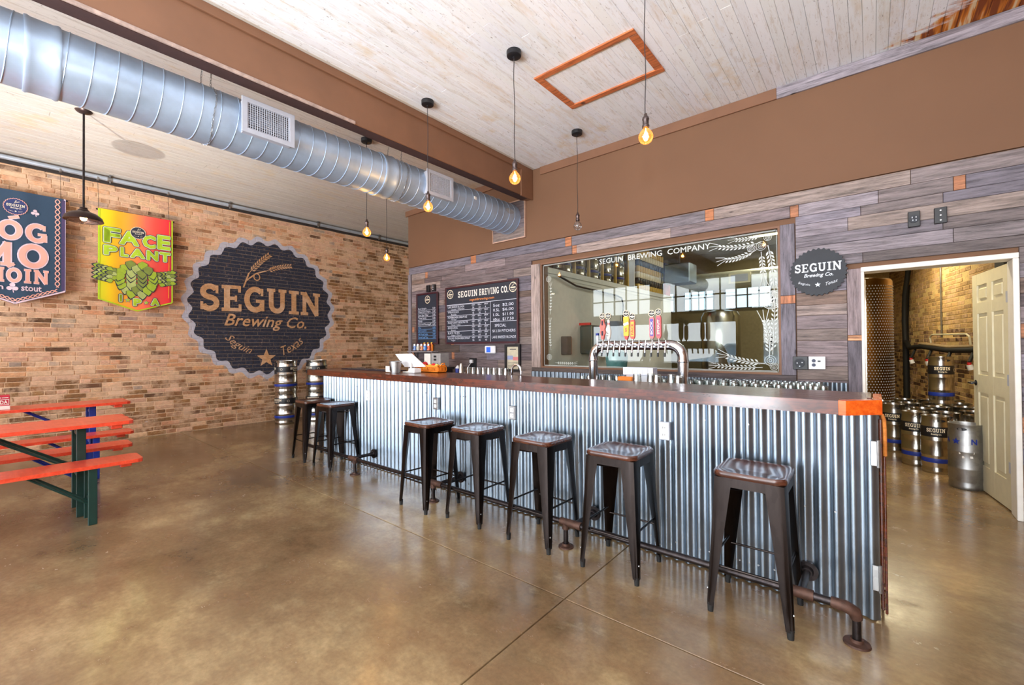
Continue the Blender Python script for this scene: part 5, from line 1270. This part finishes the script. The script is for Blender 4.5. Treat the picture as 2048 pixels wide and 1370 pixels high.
for x in fx:
    mb = MB(); mb.cyl((x, TY-.045, TZ+.0), (x, TY-.095, TZ), .013, n=12); mb.cyl((x, TY-.045, TZ), (x, TY-.055, TZ), .02, n=14)
    mb.tube([(x, TY-.085, TZ+.004), (x, TY-.115, TZ-.012), (x, TY-.125, TZ-.05), (x, TY-.132, TZ-.10)], [.014, .013, .010, .008], 10)
    mb.cyl((x, TY-.10, TZ-.005), (x, TY-.10, TZ+.045), .009, .007, n=10); fz = mb.build('faucet', M['chrome'], t, smooth=True)
    mb = MB(); mb.tube([(x, TY-.131, TZ-.075), (x, TY-.134, TZ-.115)], .0095, 10); mb.build('black_spout', M['black'], fz, smooth=True)
HB = TZ+.045; HYY = TY-.10
def handle(x, label, kind):
    t = thing('tap_paddle', label, 'tap handle', (x, HYY, HB), group='tap handles on the chrome arch')
    mb = MB(); mb.cyl((x, HYY, HB), (x, HYY, HB+.03), .009, .012, n=10); mb.build('ferrule', M['chrome'], t, smooth=True)
    def shaft(pts, m, d=.012):
        mb = MB(); mb.prism([(x+a, HB+b) for a, b in pts], 'y', HYY-d, HYY+d); return mb.build('paddle', m, t)
    P = WY(HYY-.0135)
    if kind == 'robot':
        m_ = mat('coral_enamel', (222, 96, 84), .4); shaft([(-.012, .02), (.012, .02), (.018, .06), (.030, .09), (.024, .13), (.034, .16), (.018, .20), (.016, .235), (-.016, .235), (-.018, .20), (-.034, .16), (-.024, .13), (-.030, .09), (-.018, .06)], m_)
        mb = MB(); stroke(mb, [(x, HB+.06), (x, HB+.11)], .022, P); stroke(mb, [(x, HB+.17), (x, HB+.22)], .018, P); mb.build('print', navy, t); zt = .235
    elif kind == 'pin':
        mb = MB(); mb.lathe([(.001, .02), (.016, .02), (.024, .05), (.030, .085), (.028, .12), (.016, .165), (.012, .185), (.015, .205), (.016, .22), (.001, .235)], (x, HYY, HB), 20); mb.build('bowling_pin', M['white'], t, smooth=True)
        for z_ in (.172, .186): mb = MB(); mb.lathe([(.0155, z_), (.0165, z_+.003), (.0155, z_+.006)], (x, HYY, HB), 18); mb.build('red_ring', M['red'], t, smooth=True)
        Pq = WY(HYY-.0315); mb = MB(); text(mb, '9', Pq, x-.012, x-.001, HB+.07, HB+.105, .02); text(mb, 'PIN', Pq, x+.001, x+.014, HB+.075, HB+.088, .02); stroke(mb, [(x-.012, HB+.058), (x+.012, HB+.058)], .006, Pq); mb.build('lettering', navy, t); zt = .235
    elif kind == 'flask':
        shaft([(-.010, .02), (.010, .02), (.026, .055), (.028, .075), (.030, .25), (-.030, .25), (-.028, .075), (-.026, .055)], M['yellow'])
        mb = MB(); stroke(mb, [(x-.028, HB+.165), (x+.028, HB+.185)], .028, P); mb.build('white_strap', M['cream'], t); mb = MB(); text(mb, 'S', P, x-.010, x+.010, HB+.095, HB+.135, .03); mb.build('lettering', M['red'], t)
        mb = MB(); mb.prism([(x-.008, HB+.012), (x+.008, HB+.012), (x+.024, HB+.05), (x-.024, HB+.05)], 'y', HYY-.0125, HYY+.0125); mb.build('red_tip', M['red'], t); zt = .25
    else:
        a, b, c, lt = {'slim': ((230, 80, 60), (240, 180, 40), .215, 'FACE'), 'purple': ((224, 110, 110), (84, 66, 160), .235, 'BOCK'), 'tri': ((232, 90, 90), (170, 70, 110), .245, 'STOUT')}[kind]
        shaft([(-.014, .02), (.014, .02), (.024, .045), (.024, c-.02), (.016, c), (-.016, c), (-.024, c-.02), (-.024, .045)], mat('handle_edge_'+kind, a, .4))
        mb = MB(); mb.add([P(x-.017, HB+.045), P(x+.017, HB+.045), P(x+.017, HB+c-.02), P(x-.017, HB+c-.02)], [(0, 1, 2, 3)]); mb.build('print_field', mat('handle_field_'+kind, b, .4), t)
        mb = MB(); Pv = lambda u, v: (x-v+.0, HYY-.0148, HB+.06+u); text(mb, lt, Pv, 0, c-.10, -.011, .011, .03); mb.build('lettering', M['cream'] if kind != 'slim' else M['red'], t); zt = c
    Pd = WY(HYY-.010)
    mb = MB(); mb.cyl((x, HYY-.008, HB+zt+.034), (x, HYY+.008, HB+zt+.034), .032, n=26); mb.build('badge_disc', M['black'], t)
    mb = MB(); ring(mb, Pd, x, HB+zt+.034, .031, .005, 26); stroke(mb, [(x-.024, HB+zt+.034), (x+.024, HB+zt+.034)], .009, Pd); stroke(mb, [(x-.012, HB+zt+.021), (x+.012, HB+zt+.021)], .004, Pd); wheat(mb, Pd, (x-.008, HB+zt+.042), (x+.012, HB+zt+.057), 3, .008, awn=False); mb.build('badge_print', M['cream'], t)
for k, kd, lab in ((1, 'robot', 'coral red figure-shaped tap handle, leftmost on the chrome arch'), (2, 'pin', 'white bowling-pin tap handle with red rings'), (5, 'flask', 'broad yellow tap handle with a pale strap and red tip'), (6, 'slim', 'slim orange-yellow tap handle next to the broad yellow one'), (9, 'purple', 'purple tap handle with pink edge'), (10, 'tri', 'red-edged mauve tap handle at the right end of the set')): handle(fx[k], lab, kd)
t = thing('foam_tap', 'small blue-collared stem on the left shoulder of the chrome arch', 'valve', (-2.31, TY-.05, TZ+.05)); mb = MB(); mb.cyl((-2.31, TY-.06, TZ+.045), (-2.31, TY-.06, TZ+.11), .012, n=10); mb.build('stem', M['white_plastic'], t, smooth=True); mb = MB(); mb.cyl((-2.31, TY-.06, TZ+.11), (-2.31, TY-.06, TZ+.135), .017, n=12); mb.build('blue_collar', M['blue'], t, smooth=True)

def make_glass(loc, label, grp, r=.040, h=.135, up=False):
    t = thing('pint_glass', label, 'glass', loc, 0, grp); t['_o'] = (0, 0, 0)
    rb, rt = (r*.78, r)
    prof = [(rb, 0), (rt, h), (rt-.0028, h), (rb-.003, .012), (.001, .010), (.001, 0), (rb, 0)]
    if not up: prof = [(a, h-z_) for a, z_ in prof][::-1]
    mb = MB(); mb.lathe(prof, (0, 0, 0), 14); mb.build('cup', M['cup'], t, smooth=True)
    return t
gl = make_glass((-2.50, 4.05, .890), 'upside-down clear pint glass in the packed rows on the back counter under the window', 'pint glasses drying on the back counter', h=.112)
rg = random.Random(9); n = 0
for j in range(4):
    for i in range(27):
        x = -2.62+.088*i+.044*(j % 2); y = 4.62+.085*j if (x > -1.25 or x < -99) else 4.44+.085*j
        if x > -.36 or y > 4.93: continue
        if abs(x-xl) < .10 and y < 4.42 or abs(x-xr) < .10 and y < 4.42: continue
        n += 1
        if n == 1: gl.location = (x, y, .8905)
        else: dup(gl, (x, y, .8905))
for j in range(2):
    for i in range(10):
        x = -1.15+.088*i+.044*j; dup(gl, (x, 4.36+.085*j, .8905), label='upside-down clear pint glass in the front two rows right of the chrome arch', group='pint glasses right of the taps')
LG = 'clear pint glass in the cluster standing behind the bar in front of the chrome arch'
k = 0
for j in range(2):
    for i in range(5):
        x = -1.50+.085*i; y = 3.42+.09*j; k += 1
        dup(gl, (x, y, .8905), label=LG, group='pint glasses below the taps')
        if (i+j) % 2 == 0: dup(gl, (x, y, 1.0035), label='clear pint glass stacked on the cluster in front of the chrome arch', group='stacked pint glasses')
for j in range(2):
    for i in range(8):
        x = -3.66+.084*i; y = 3.5+.09*j
        dup(gl, (x, y, .8905), label='clear glass in the sparkling cluster left of the gooseneck faucet', group='glasses by the gooseneck faucet')
        if j == 1: dup(gl, (x, y, 1.0035), label='upper clear glass in the sparkling cluster left of the gooseneck faucet', group='upper glasses by the gooseneck faucet')
t = thing('gooseneck_faucet', 'chrome gooseneck faucet rising behind the bar left of the window', 'faucet', (-2.79, 3.42, .89))
mb = MB(); mb.tube([(-2.85, 3.42, .89), (-2.85, 3.42, 1.10)]+[(-2.79-.06*math.cos(a), 3.42, 1.10+.065*math.sin(a)) for a in [PI*k/10 for k in range(1, 11)]]+[(-2.73, 3.42, 1.03)], .0125, 12); mb.build('spout', M['chrome'], t, smooth=True)
mb = MB(); mb.cyl((-2.85, 3.42, .89), (-2.85, 3.42, .92), .024, n=14); mb.tube([(-2.85, 3.40, .93), (-2.85, 3.34, .96)], .006, 6); mb.build('lever', M['chrome'], t, smooth=True)
t = thing('napkin_box', 'clear and white box of packets on the back counter between the tap legs', 'box', (-1.78, 4.1, .89))
mb = MB(); mb.bbox(-1.93, -1.62, 4.06, 4.17, 1.06, 1.135, .003); mb.build('tray', mat('pale_blue_card', (214, 220, 240), .5), t)
mb = MB(); mb.bbox(-1.90, -1.65, 4.07, 4.16, .892, 1.06, .003); mb.build('stand', M['silver'], t)
for k in range(6): mb = MB(); mb.bbox(-1.925+.052*k, -1.925+.052*k+.046, 4.055, 4.06, 1.07, 1.128, .001); mb.build('packet', M['white'], t)
t = thing('orange_tray', 'orange plastic tray below the packet box', 'tray', (-1.87, 4.03, .89)); mb = MB(); mb.bbox(-1.95, -1.80, 3.98, 4.05, 1.005, 1.045, .004); mb.build('rim', M['orange'], t); mb = MB(); mb.bbox(-1.945, -1.805, 3.985, 4.045, .892, 1.005, .004); mb.build('body', M['orange'], t)
t = thing('yellow_cup', 'small yellow cup behind the bar below the chrome arch', 'cup', (-1.98, 3.6, .89)); mb = MB(); mb.lathe([(.001, .892), (.026, .892), (.034, 1.025), (.031, 1.025), (.024, .90), (.001, .90)], (-1.98, 3.60, 0), 16); mb.build('body', M['yellow'], t, smooth=True); mb = MB(); mb.cyl((-1.98, 3.6, 1.0), (-1.97, 3.6, 1.07), .004, n=6); mb.build('straw', M['white_plastic'], t)
# till end of the bar
t = thing('till_tablet', 'white tablet till on a slanted stand at the far end of the bar', 'till', (-3.93, 2.98, ZT))
ta = Vector((-4.15, 2.92, 1.275)); tb = Vector((-3.93, 2.98, 1.278)); tc = Vector((-3.79, 3.06, 1.135)); td = Vector((-4.06, 2.98, 1.13))
nrm_ = (tb-ta).cross(td-ta).normalized()*.012
mb = MB(); mb.add([ta, tb, tc, td, ta+nrm_, tb+nrm_, tc+nrm_, td+nrm_], [(0, 1, 2, 3), (7, 6, 5, 4), (0, 4, 5, 1), (1, 5, 6, 2), (2, 6, 7, 3), (3, 7, 4, 0)]); mb.build('tablet', M['white_plastic'], t)
mb = MB(); mb.tube([(-3.97, 3.0, 1.19), (-3.93, 2.97, 1.12), (-3.93, 2.93, ZT+.004)], .009, 8); mb.bbox(-3.99, -3.87, 2.9, 3.02, ZT+.001, ZT+.012, .003); mb.build('stand', M['white'], t, smooth=True)
t = thing('tip_bucket', 'small galvanised bucket with a white card on the bar beside the till', 'bucket', (-4.02, 2.83, ZT))
mb = MB(); mb.lathe([(.001, ZT+.001), (.052, ZT+.001), (.066, ZT+.125), (.070, ZT+.128), (.064, ZT+.127), (.05, ZT+.01), (.001, ZT+.01)], (-4.02, 2.83, 0), 24); mb.build('pail', M['steel_old'], t, smooth=True)
mb = MB(); mb.bbox(-4.09, -4.02, 2.752, 2.757, ZT+.012, ZT+.075, .001); mb.build('card', M['white'], t)
t = thing('wire_ring', 'small dark wire ring holder behind the galvanised bucket', 'holder', (-4.22, 2.95, ZT)); mb = MB(); mb.tube([(-4.22+.045*math.cos(a), 2.95, ZT+.052+.045*math.sin(a)) for a in [2*PI*k/16 for k in range(16)]], .004, 6, True); mb.build('ring', M['pipe'], t, smooth=True); mb = MB(); mb.bbox(-4.27, -4.17, 2.92, 2.98, ZT+.001, ZT+.010, .002); mb.build('base', M['white_plastic'], t)
t = thing('fruit_basket', 'orange plastic basket of fruit on the bar', 'basket', (-3.74, 3.08, ZT))
bx0, bx1, by0, by1 = -4.0, -3.60, 3.075, 3.195; bz = ZT+.001
mb = MB()
for a, b, c, d in ((bx0, bx1, by0, by0+.006), (bx0, bx1, by1-.006, by1), (bx0, bx0+.006, by0, by1), (bx1-.006, bx1, by0, by1)): mb.box(a, b, c, d, bz, bz+.018); mb.box(a, b, c, d, bz+.058, bz+.078)
for k in range(18): x = bx0+(bx1-bx0)*k/17; mb.box(x-.005, x+.005, by0, by0+.005, bz+.015, bz+.06); mb.box(x-.005, x+.005, by1-.005, by1, bz+.015, bz+.06)
for k in range(7): y = by0+(by1-by0)*k/6; mb.box(bx0, bx0+.005, y-.005, y+.005, bz+.015, bz+.06); mb.box(bx1-.005, bx1, y-.005, y+.005, bz+.015, bz+.06)
mb.box(bx0, bx1, by0, by1, bz, bz+.006); mb.build('basket_body', M['orange'], t)
for x, s_ in ((bx0, -1), (bx1, 1)): mb = MB(); mb.tube([(x, by0+.03, bz+.07), (x+s_*.02, by0+.045, bz+.10), (x+s_*.02, by1-.045, bz+.10), (x, by1-.03, bz+.07)], .006, 6); mb.build('handle', M['orange'], t, smooth=True)
fruit = [(-3.96, 3.12, .085, 'red', 'red apple at the left end of the fruit basket'), (-3.91, 3.15, .09, 'red', 'red apple against the back of the fruit basket'), (-3.88, 3.12, .06, 'lemon', 'yellow fruit beside the red apples in the basket'), (-3.81, 3.15, .066, 'lemon', 'yellow-green fruit left of centre in the basket'),
         (-3.76, 3.12, .06, 'gold', 'orange fruit in the middle of the basket'), (-3.70, 3.15, .068, 'lemon', 'pale yellow fruit right of centre in the basket'), (-3.65, 3.12, .06, 'gold', 'orange fruit at the right end of the basket'), (-3.76, 3.15, .075, 'red', 'dark red apple at the back middle of the basket')]
fm = {'red': mat('apple_red', (214, 30, 40), .3), 'lemon': mat('lemon_skin', (234, 214, 100), .4), 'gold': mat('peach_skin', (240, 160, 70), .4)}
for x, y, dz_, c, lab in fruit:
    t = thing('fruit', lab, 'fruit', (x, y, bz+dz_), group='fruit in the orange basket')
    mb = MB(); r = .034; mb.lathe([(.001, -r*.86), (r*.35, -r*.95), (r*.8, -r*.6), (r, 0), (r*.86, r*.55), (r*.4, r*.9), (.004, r*.76)], (x, y, bz+dz_-.01), 14); mb.build('flesh', fm[c], t, smooth=True)
    mb = MB(); mb.cyl((x, y, bz+dz_+.015), (x+.004, y, bz+dz_+.032), .0018, n=5); mb.build('stalk', M['pipe'], t)
t = thing('receipt_printer', 'white box on the bar between bucket and fruit basket', 'printer', (-3.90, 2.86, ZT)); mb = MB(); mb.bbox(-3.86, -3.76, 2.88, 2.98, ZT+.001, ZT+.05, .006); mb.build('body', M['white_plastic'], t); mb = MB(); mb.bbox(-3.85, -3.77, 2.9, 2.94, ZT+.05, ZT+.056, .001); mb.build('paper_slot', M['silver'], t)
t = thing('bar_mat', 'black bar mat with white scribble print near the far end of the bar', 'mat', (-4.75, 3.02, ZT)); mb = MB(); mb.bbox(-5.35, -4.25, 2.93, 3.15, ZT+.0005, ZT+.007, .002); mb.build('mat_base', mat('indigo_mat', (26, 22, 44), .6), t)
mb = MB(); rq = random.Random(4)
for k in range(46):
    u = -5.3+1.0*rq.random(); v = 2.95+.18*rq.random(); a = rq.uniform(0, PI); stroke(mb, [(u, v), (u+.03*math.cos(a), v+.03*math.sin(a)), (u+.05*math.cos(a+.8), v+.04*math.sin(a+.8))], .006, lambda p, q_: (p, q_, ZT+.0078))
mb.build('scribble_print', M['white'], t)
# back counter left end
t = thing('card_machine', 'grey box printer with a white sheet on the back counter below the can shelf', 'printer', (-5.35, 4.5, .89))
mb = MB(); mb.bbox(-5.36, -5.12, 4.42, 4.6, 1.04, 1.255, .006); mb.build('housing', mat('grey_case', (166, 162, 160), .5), t)
mb = MB(); mb.bbox(-5.48, -5.33, 4.40, 4.408, 1.03, 1.25, .001); mb.build('sheet', M['white'], t)
mb = MB(); mb.bbox(-5.27, -5.21, 4.414, 4.42, 1.19, 1.22, .002); mb.bbox(-5.27, -5.21, 4.414, 4.42, 1.14, 1.17, .002); mb.build('buttons', M['black'], t)
mb = MB(); mb.bbox(-5.6, -5.1, 4.38, 4.7, 1.0, 1.035, .004); mb.bbox(-5.58, -5.54, 4.4, 4.68, .891, 1.0); mb.bbox(-5.16, -5.12, 4.4, 4.68, .891, 1.0); mb.build('riser', M['black'], t)
t = thing('charger_plug', 'white plug and cable on a black outlet over the back counter', 'plug', (-4.98, 4.97, 1.12))
mb = MB(); mb.bbox(-5.04, -4.90, 4.965, 4.996, 1.02, 1.17, .003); mb.build('outlet_plate', M['black'], t)
mb = MB(); mb.bbox(-5.0, -4.94, 4.925, 4.965, 1.09, 1.145, .006); mb.build('plug_body', M['white_plastic'], t)
mb = MB(); mb.tube([(-4.97, 4.93, 1.09), (-4.99, 4.88, 1.02), (-4.96, 4.8, .95), (-4.92, 4.7, .897), (-4.8, 4.6, .896), (-4.3, 4.55, .896)], .004, 6); mb.build('cable', M['white_plastic'], t, smooth=True)
t = thing('water_bottle', 'white bottle with a blue label on the back counter', 'bottle', (-4.76, 4.45, .89)); mb = MB(); mb.lathe([(.001, .891), (.036, .891), (.036, 1.03), (.03, 1.05), (.015, 1.065), (.015, 1.075), (.001, 1.075)], (-4.76, 4.45, 0), 18); mb.build('body', M['white_plastic'], t, smooth=True)
mb = MB(); mb.lathe([(.0365, .94), (.037, .945), (.037, 1.03), (.0365, 1.032)], (-4.76, 4.45, 0), 18); mb.build('blue_label', M['blue'], t, smooth=True)
t = thing('cocktail_shaker', 'brushed steel cup stack right of the blue-labelled bottle', 'shaker', (-4.655, 4.42, .89)); mb = MB(); mb.lathe([(.001, .891), (.045, .891), (.030, 1.08), (.02, 1.11), (.001, 1.112)], (-4.655, 4.42, 0), 20); mb.build('cup', M['steel'], t, smooth=True); mb = MB(); mb.lathe([(.046, .905), (.0465, .91), (.045, .915)], (-4.655, 4.42, 0), 20); mb.build('rim_ring', M['chrome'], t, smooth=True)

# ------------------------------------------------------------------ brewery beyond the glass
bk = make_keg('brewery_keg', 'steel keg in the row on the cooler roof behind the window', (-3.80, 5.75, 2.5), .19, .58, logo=False, grp='kegs on the cooler roof', rz=.8)
for k, y in enumerate((6.2, 6.68, 7.16, 7.7)): dup(bk, (-3.82, y, 2.5), .5*k, ['second steel keg on the cooler roof counted from the glass', 'third steel keg on the cooler roof counted from the glass', 'fourth steel keg on the cooler roof counted from the glass', 'fifth steel keg on the cooler roof, next to the stacked cans'][k])
bk['label'] = 'steel keg on the cooler roof nearest the glass'
post_m = mat('yellow_rack_post', (206, 164, 70), .5)
for k, y in enumerate((5.98, 6.44, 6.92, 7.42, 7.95)):
    o = thing('rack_post', 'yellow upright post of the keg rack on the cooler roof', 'post', (-3.66, y, 2.5), group='posts of the keg rack'); mb = MB(); mb.bbox(-3.685, -3.64, y-.022, y+.022, 2.501, 3.5, .003); mb.build('post', post_m, o)
t = thing('rack_screen', 'grey upright panel closing the keg rack on the cooler roof', 'panel', (-3.7, 8.1, 2.5)); mb = MB(); mb.bbox(-3.72, -3.70, 8.0, 8.35, 2.501, 3.6, .003); mb.build('sheet', M['grille'], t); mb = MB(); mb.bbox(-3.725, -3.695, 8.34, 8.37, 2.501, 3.6, .003); mb.build('edge', M['white'], t)
ct = thing('can_column', 'tall column of yellow and black cans on the cooler roof behind the window', 'can stack', (-3.70, 8.5, 2.501), 0, 'columns of cans on the cooler roof'); ct['_o'] = (0, 0, 0)
for k in range(8):
    mb = MB(); mb.lathe([(.05, .125*k), (.056, .125*k+.01), (.056, .125*k+.112), (.05, .125*k+.122), (.001, .125*k+.122)], (0, 0, 0), 12); mb.build('can', [post_m, M['black'], M['cream']][k % 3] if k % 3 else post_m, ct, smooth=True)
for k in range(1, 11): dup(ct, (-3.70, 8.5+.13*k, 2.501))
t = thing('red_crate', 'red crate at the end of the cooler roof', 'crate', (-3.75, 10.0, 2.5)); mb = MB(); mb.bbox(-3.9, -3.62, 9.88, 10.18, 2.501, 2.78, .01); mb.build('box', M['red'], t); mb = MB(); mb.bbox(-3.9, -3.62, 9.88, 10.18, 2.79, 3.25, .01); mb.build('blue_box', mat('blue_crate', (50, 54, 96), .5), t)
t = thing('brewery_duct', 'pale round duct crossing the brewery behind the window', 'duct', (-2.2, 11, 3.1)); mb = MB(); mb.cyl((-3.9, 11.0, 2.86), (-.70, 11.0, 2.86), .21, n=32); mb.build('duct_body', mat('duct_paint', (196, 194, 172), .45, .4), t, smooth=True); mb = MB(); mb.bbox(-2.5, -2.05, 10.74, 10.80, 2.74, 2.98, .004); rg_ = mb.build('register', M['offwhite'], t); mb = MB(); mb.bbox(-2.45, -2.1, 10.73, 10.742, 2.78, 2.94, .002); mb.build('grille', M['grille'], rg_)
t = thing('unit_heater', 'galvanised unit heater hanging in the brewery', 'heater', (-4.6, 9.8, 3.1)); mb = MB(); mb.bbox(-3.55, -3.0, 9.6, 10.1, 2.72, 3.15, .02); mb.build('casing', M['galv'], t); mb = MB(); mb.cyl((-3.3, 9.85, 3.15), (-3.3, 9.85, 3.95), .02, n=8); mb.build('hanger', M['pipe'], t)
for k, (x0, x1, y, lab) in enumerate(((-1.9, -.9, 8.6, 'tube light on the brewery ceiling nearer the glass'), (-2.2, -1.0, 11.4, 'tube light on the brewery ceiling farther from the glass'))):
    t = thing('tube_light', lab, 'ceiling light', ((x0+x1)/2, y, 3.9)); mb = MB(); mb.bbox(x0, x1, y-.07, y+.07, 3.89, 3.95, .004); mb.build('housing', M['white'], t); mb = MB(); mb.cyl((x0+.03, y, 3.87), (x1-.03, y, 3.87), .018, n=10); mb.build('tube', mat('lit_tube_%d' % k, (255, 240, 200), .4, emit=5), t, smooth=True)
t = thing('fermenter', 'steel fermenter standing in the brewery behind the window', 'tank', (-2.6, 10.4, 0)); mb = MB(); mb.lathe([(.05, .3), (.42, .8), (.42, 2.0), (.36, 2.12), (.001, 2.2)], (-2.72, 10.9, 0), 36); mb.build('vessel', M['steel'], t, smooth=True)
for a in (.5, 2.1, 3.7, 5.2): mb = MB(); mb.cyl((-2.72+.38*math.cos(a), 10.9+.38*math.sin(a), 0), (-2.72+.38*math.cos(a), 10.9+.38*math.sin(a), .9), .03, n=8); mb.build('leg', M['steel'], t, smooth=True)
t = thing('cooler_conduit', 'black conduit bent down the pale cooler wall', 'conduit', (-3.6, 6.6, 2.3)); mb = MB(); mb.tube([(-3.578, 5.4, 2.40), (-3.578, 5.9, 2.30), (-3.578, 7.3, 2.27), (-3.578, 7.5, 2.24), (-3.578, 7.56, 2.15), (-3.578, 7.56, .9)], .016, 8); mb.build('pipe', M['pipe'], t, smooth=True)
t = thing('paper_dispenser', 'smoked grey towel dispenser on the cooler wall behind the glass', 'dispenser', (-3.55, 6.2, 1.5)); mb = MB(); mb.bbox(-3.62, -3.38, 6.05, 6.45, 1.22, 1.68, .02); mb.build('cover', mat('smoked_plastic', (70, 74, 70), .25), t); mb = MB(); mb.bbox(-3.60, -3.40, 6.0, 6.05, 1.68, 1.72, .005); mb.build('red_band', M['red'], t)
t = thing('soap_dispenser', 'small black soap dispenser on the cooler wall behind the glass', 'dispenser', (-3.55, 5.55, 1.4)); mb = MB(); mb.bbox(-3.62, -3.50, 5.50, 5.63, 1.22, 1.50, .01); mb.build('body', M['black'], t); mb = MB(); mb.bbox(-3.62, -3.51, 5.63, 5.645, 1.23, 1.49, .003); mb.build('side_strip', M['gold'], t)
t = thing('towel_dispenser', 'blue-grey dispenser on the cooler wall left of the conduit', 'dispenser', (-3.5, 7.1, 1.5)); mb = MB(); mb.bbox(-3.62, -3.36, 6.9, 7.3, 1.35, 1.78, .02); mb.build('body', mat('bluegrey_plastic', (120, 128, 146), .4), t); mb = MB(); mb.bbox(-3.36, -3.352, 7.0, 7.1, 1.5, 1.6, .002); mb.build('badge', M['blue'], t)
t = thing('steel_sink', 'steel wash table behind the glass', 'table', (-2.9, 6.0, 0)); mb = MB(); mb.bbox(-3.2, -1.7, 5.8, 6.4, .95, 1.0, .01); mb.build('top', M['steel'], t)
for xx in (-3.1, -1.8): mb = MB(); mb.cyl((xx, 6.1, 0), (xx, 6.1, .95), .02, n=8); mb.build('leg', M['steel'], t)
mb = MB(); mb.lathe([(.15, 1.0), (.17, 1.18), (.15, 1.26), (.03, 1.3), (.03, 1.34), (.001, 1.34)], (-3.0, 6.1, 0), 20); o = mb.build('glass_carboy', mat('teal_glass', (110, 160, 165), .1), None, smooth=True); tag(o, 'teal carboy on the wash table behind the glass', 'carboy')
o['_o'] = (0, 0, 0)

# parked car outside the street front, seen only as a reflection
t = thing('parked_car', 'pale blue car parked outside the street front, seen mirrored in the window', 'car', (-3.6, -7.9, 0))
mb = MB(); mb.prism([(-5.6, .25), (-5.65, .75), (-4.7, .9), (-4.1, 1.4), (-2.6, 1.42), (-2.0, .95), (-1.5, .85), (-1.5, .25)], 'y', -8.6, -7.2) ; mb.build('body', mat('car_paint', (150, 175, 200), .3), t)
mb = MB(); mb.prism([(-4.6, .9), (-4.05, 1.34), (-2.65, 1.36), (-2.15, .95)], 'y', -7.195, -7.19); mb.build('side_glass', mat('car_glass', (90, 110, 130), .15), t)
for xx in (-4.9, -2.2): mb = MB(); mb.cyl((xx, -7.18, .3), (xx, -7.4, .3), .32, n=20); mb.build('wheel', M['rubber'], t, smooth=True)

# added uplighter, unseen at the left, to cast the barn lamp's ceiling shadow
ux, uy, uz = -5.24, -.31, .762
t = thing('added_uplighter', 'added black uplighter on the nearer beer table, unseen out of frame', 'added lamp', (ux, uy, uz))
mb = MB(); mb.lathe([(.001, uz), (.045, uz), (.045, uz+.07), (.038, uz+.07), (.038, uz+.02), (.001, uz+.02)], (ux, uy, 0), 20); mb.build('can', M['black'], t, smooth=True)
mb = MB(); mb.lathe([(.001, uz+.021), (.02, uz+.03), (.024, uz+.045), (.012, uz+.058), (.001, uz+.06)], (ux, uy, 0), 14); mb.build('bulb', mat('added_uplighter_bulb', (255, 240, 220), .4, emit=6), t, smooth=True)
l = bpy.data.lights.new('added_uplighter_light', 'SPOT'); l.energy = 270; l.spot_size = math.radians(62); l.spot_blend = 1; l.shadow_soft_size = .015; l.color = (1, .96, .9)
lo_ = bpy.data.objects.new('added_uplighter_light', l); COL.objects.link(lo_); lo_.parent = t; lo_.location = (0, 0, .08); lo_.rotation_euler = Vector((-1.2, .95, 2.0)).to_track_quat('-Z', 'Y').to_euler()
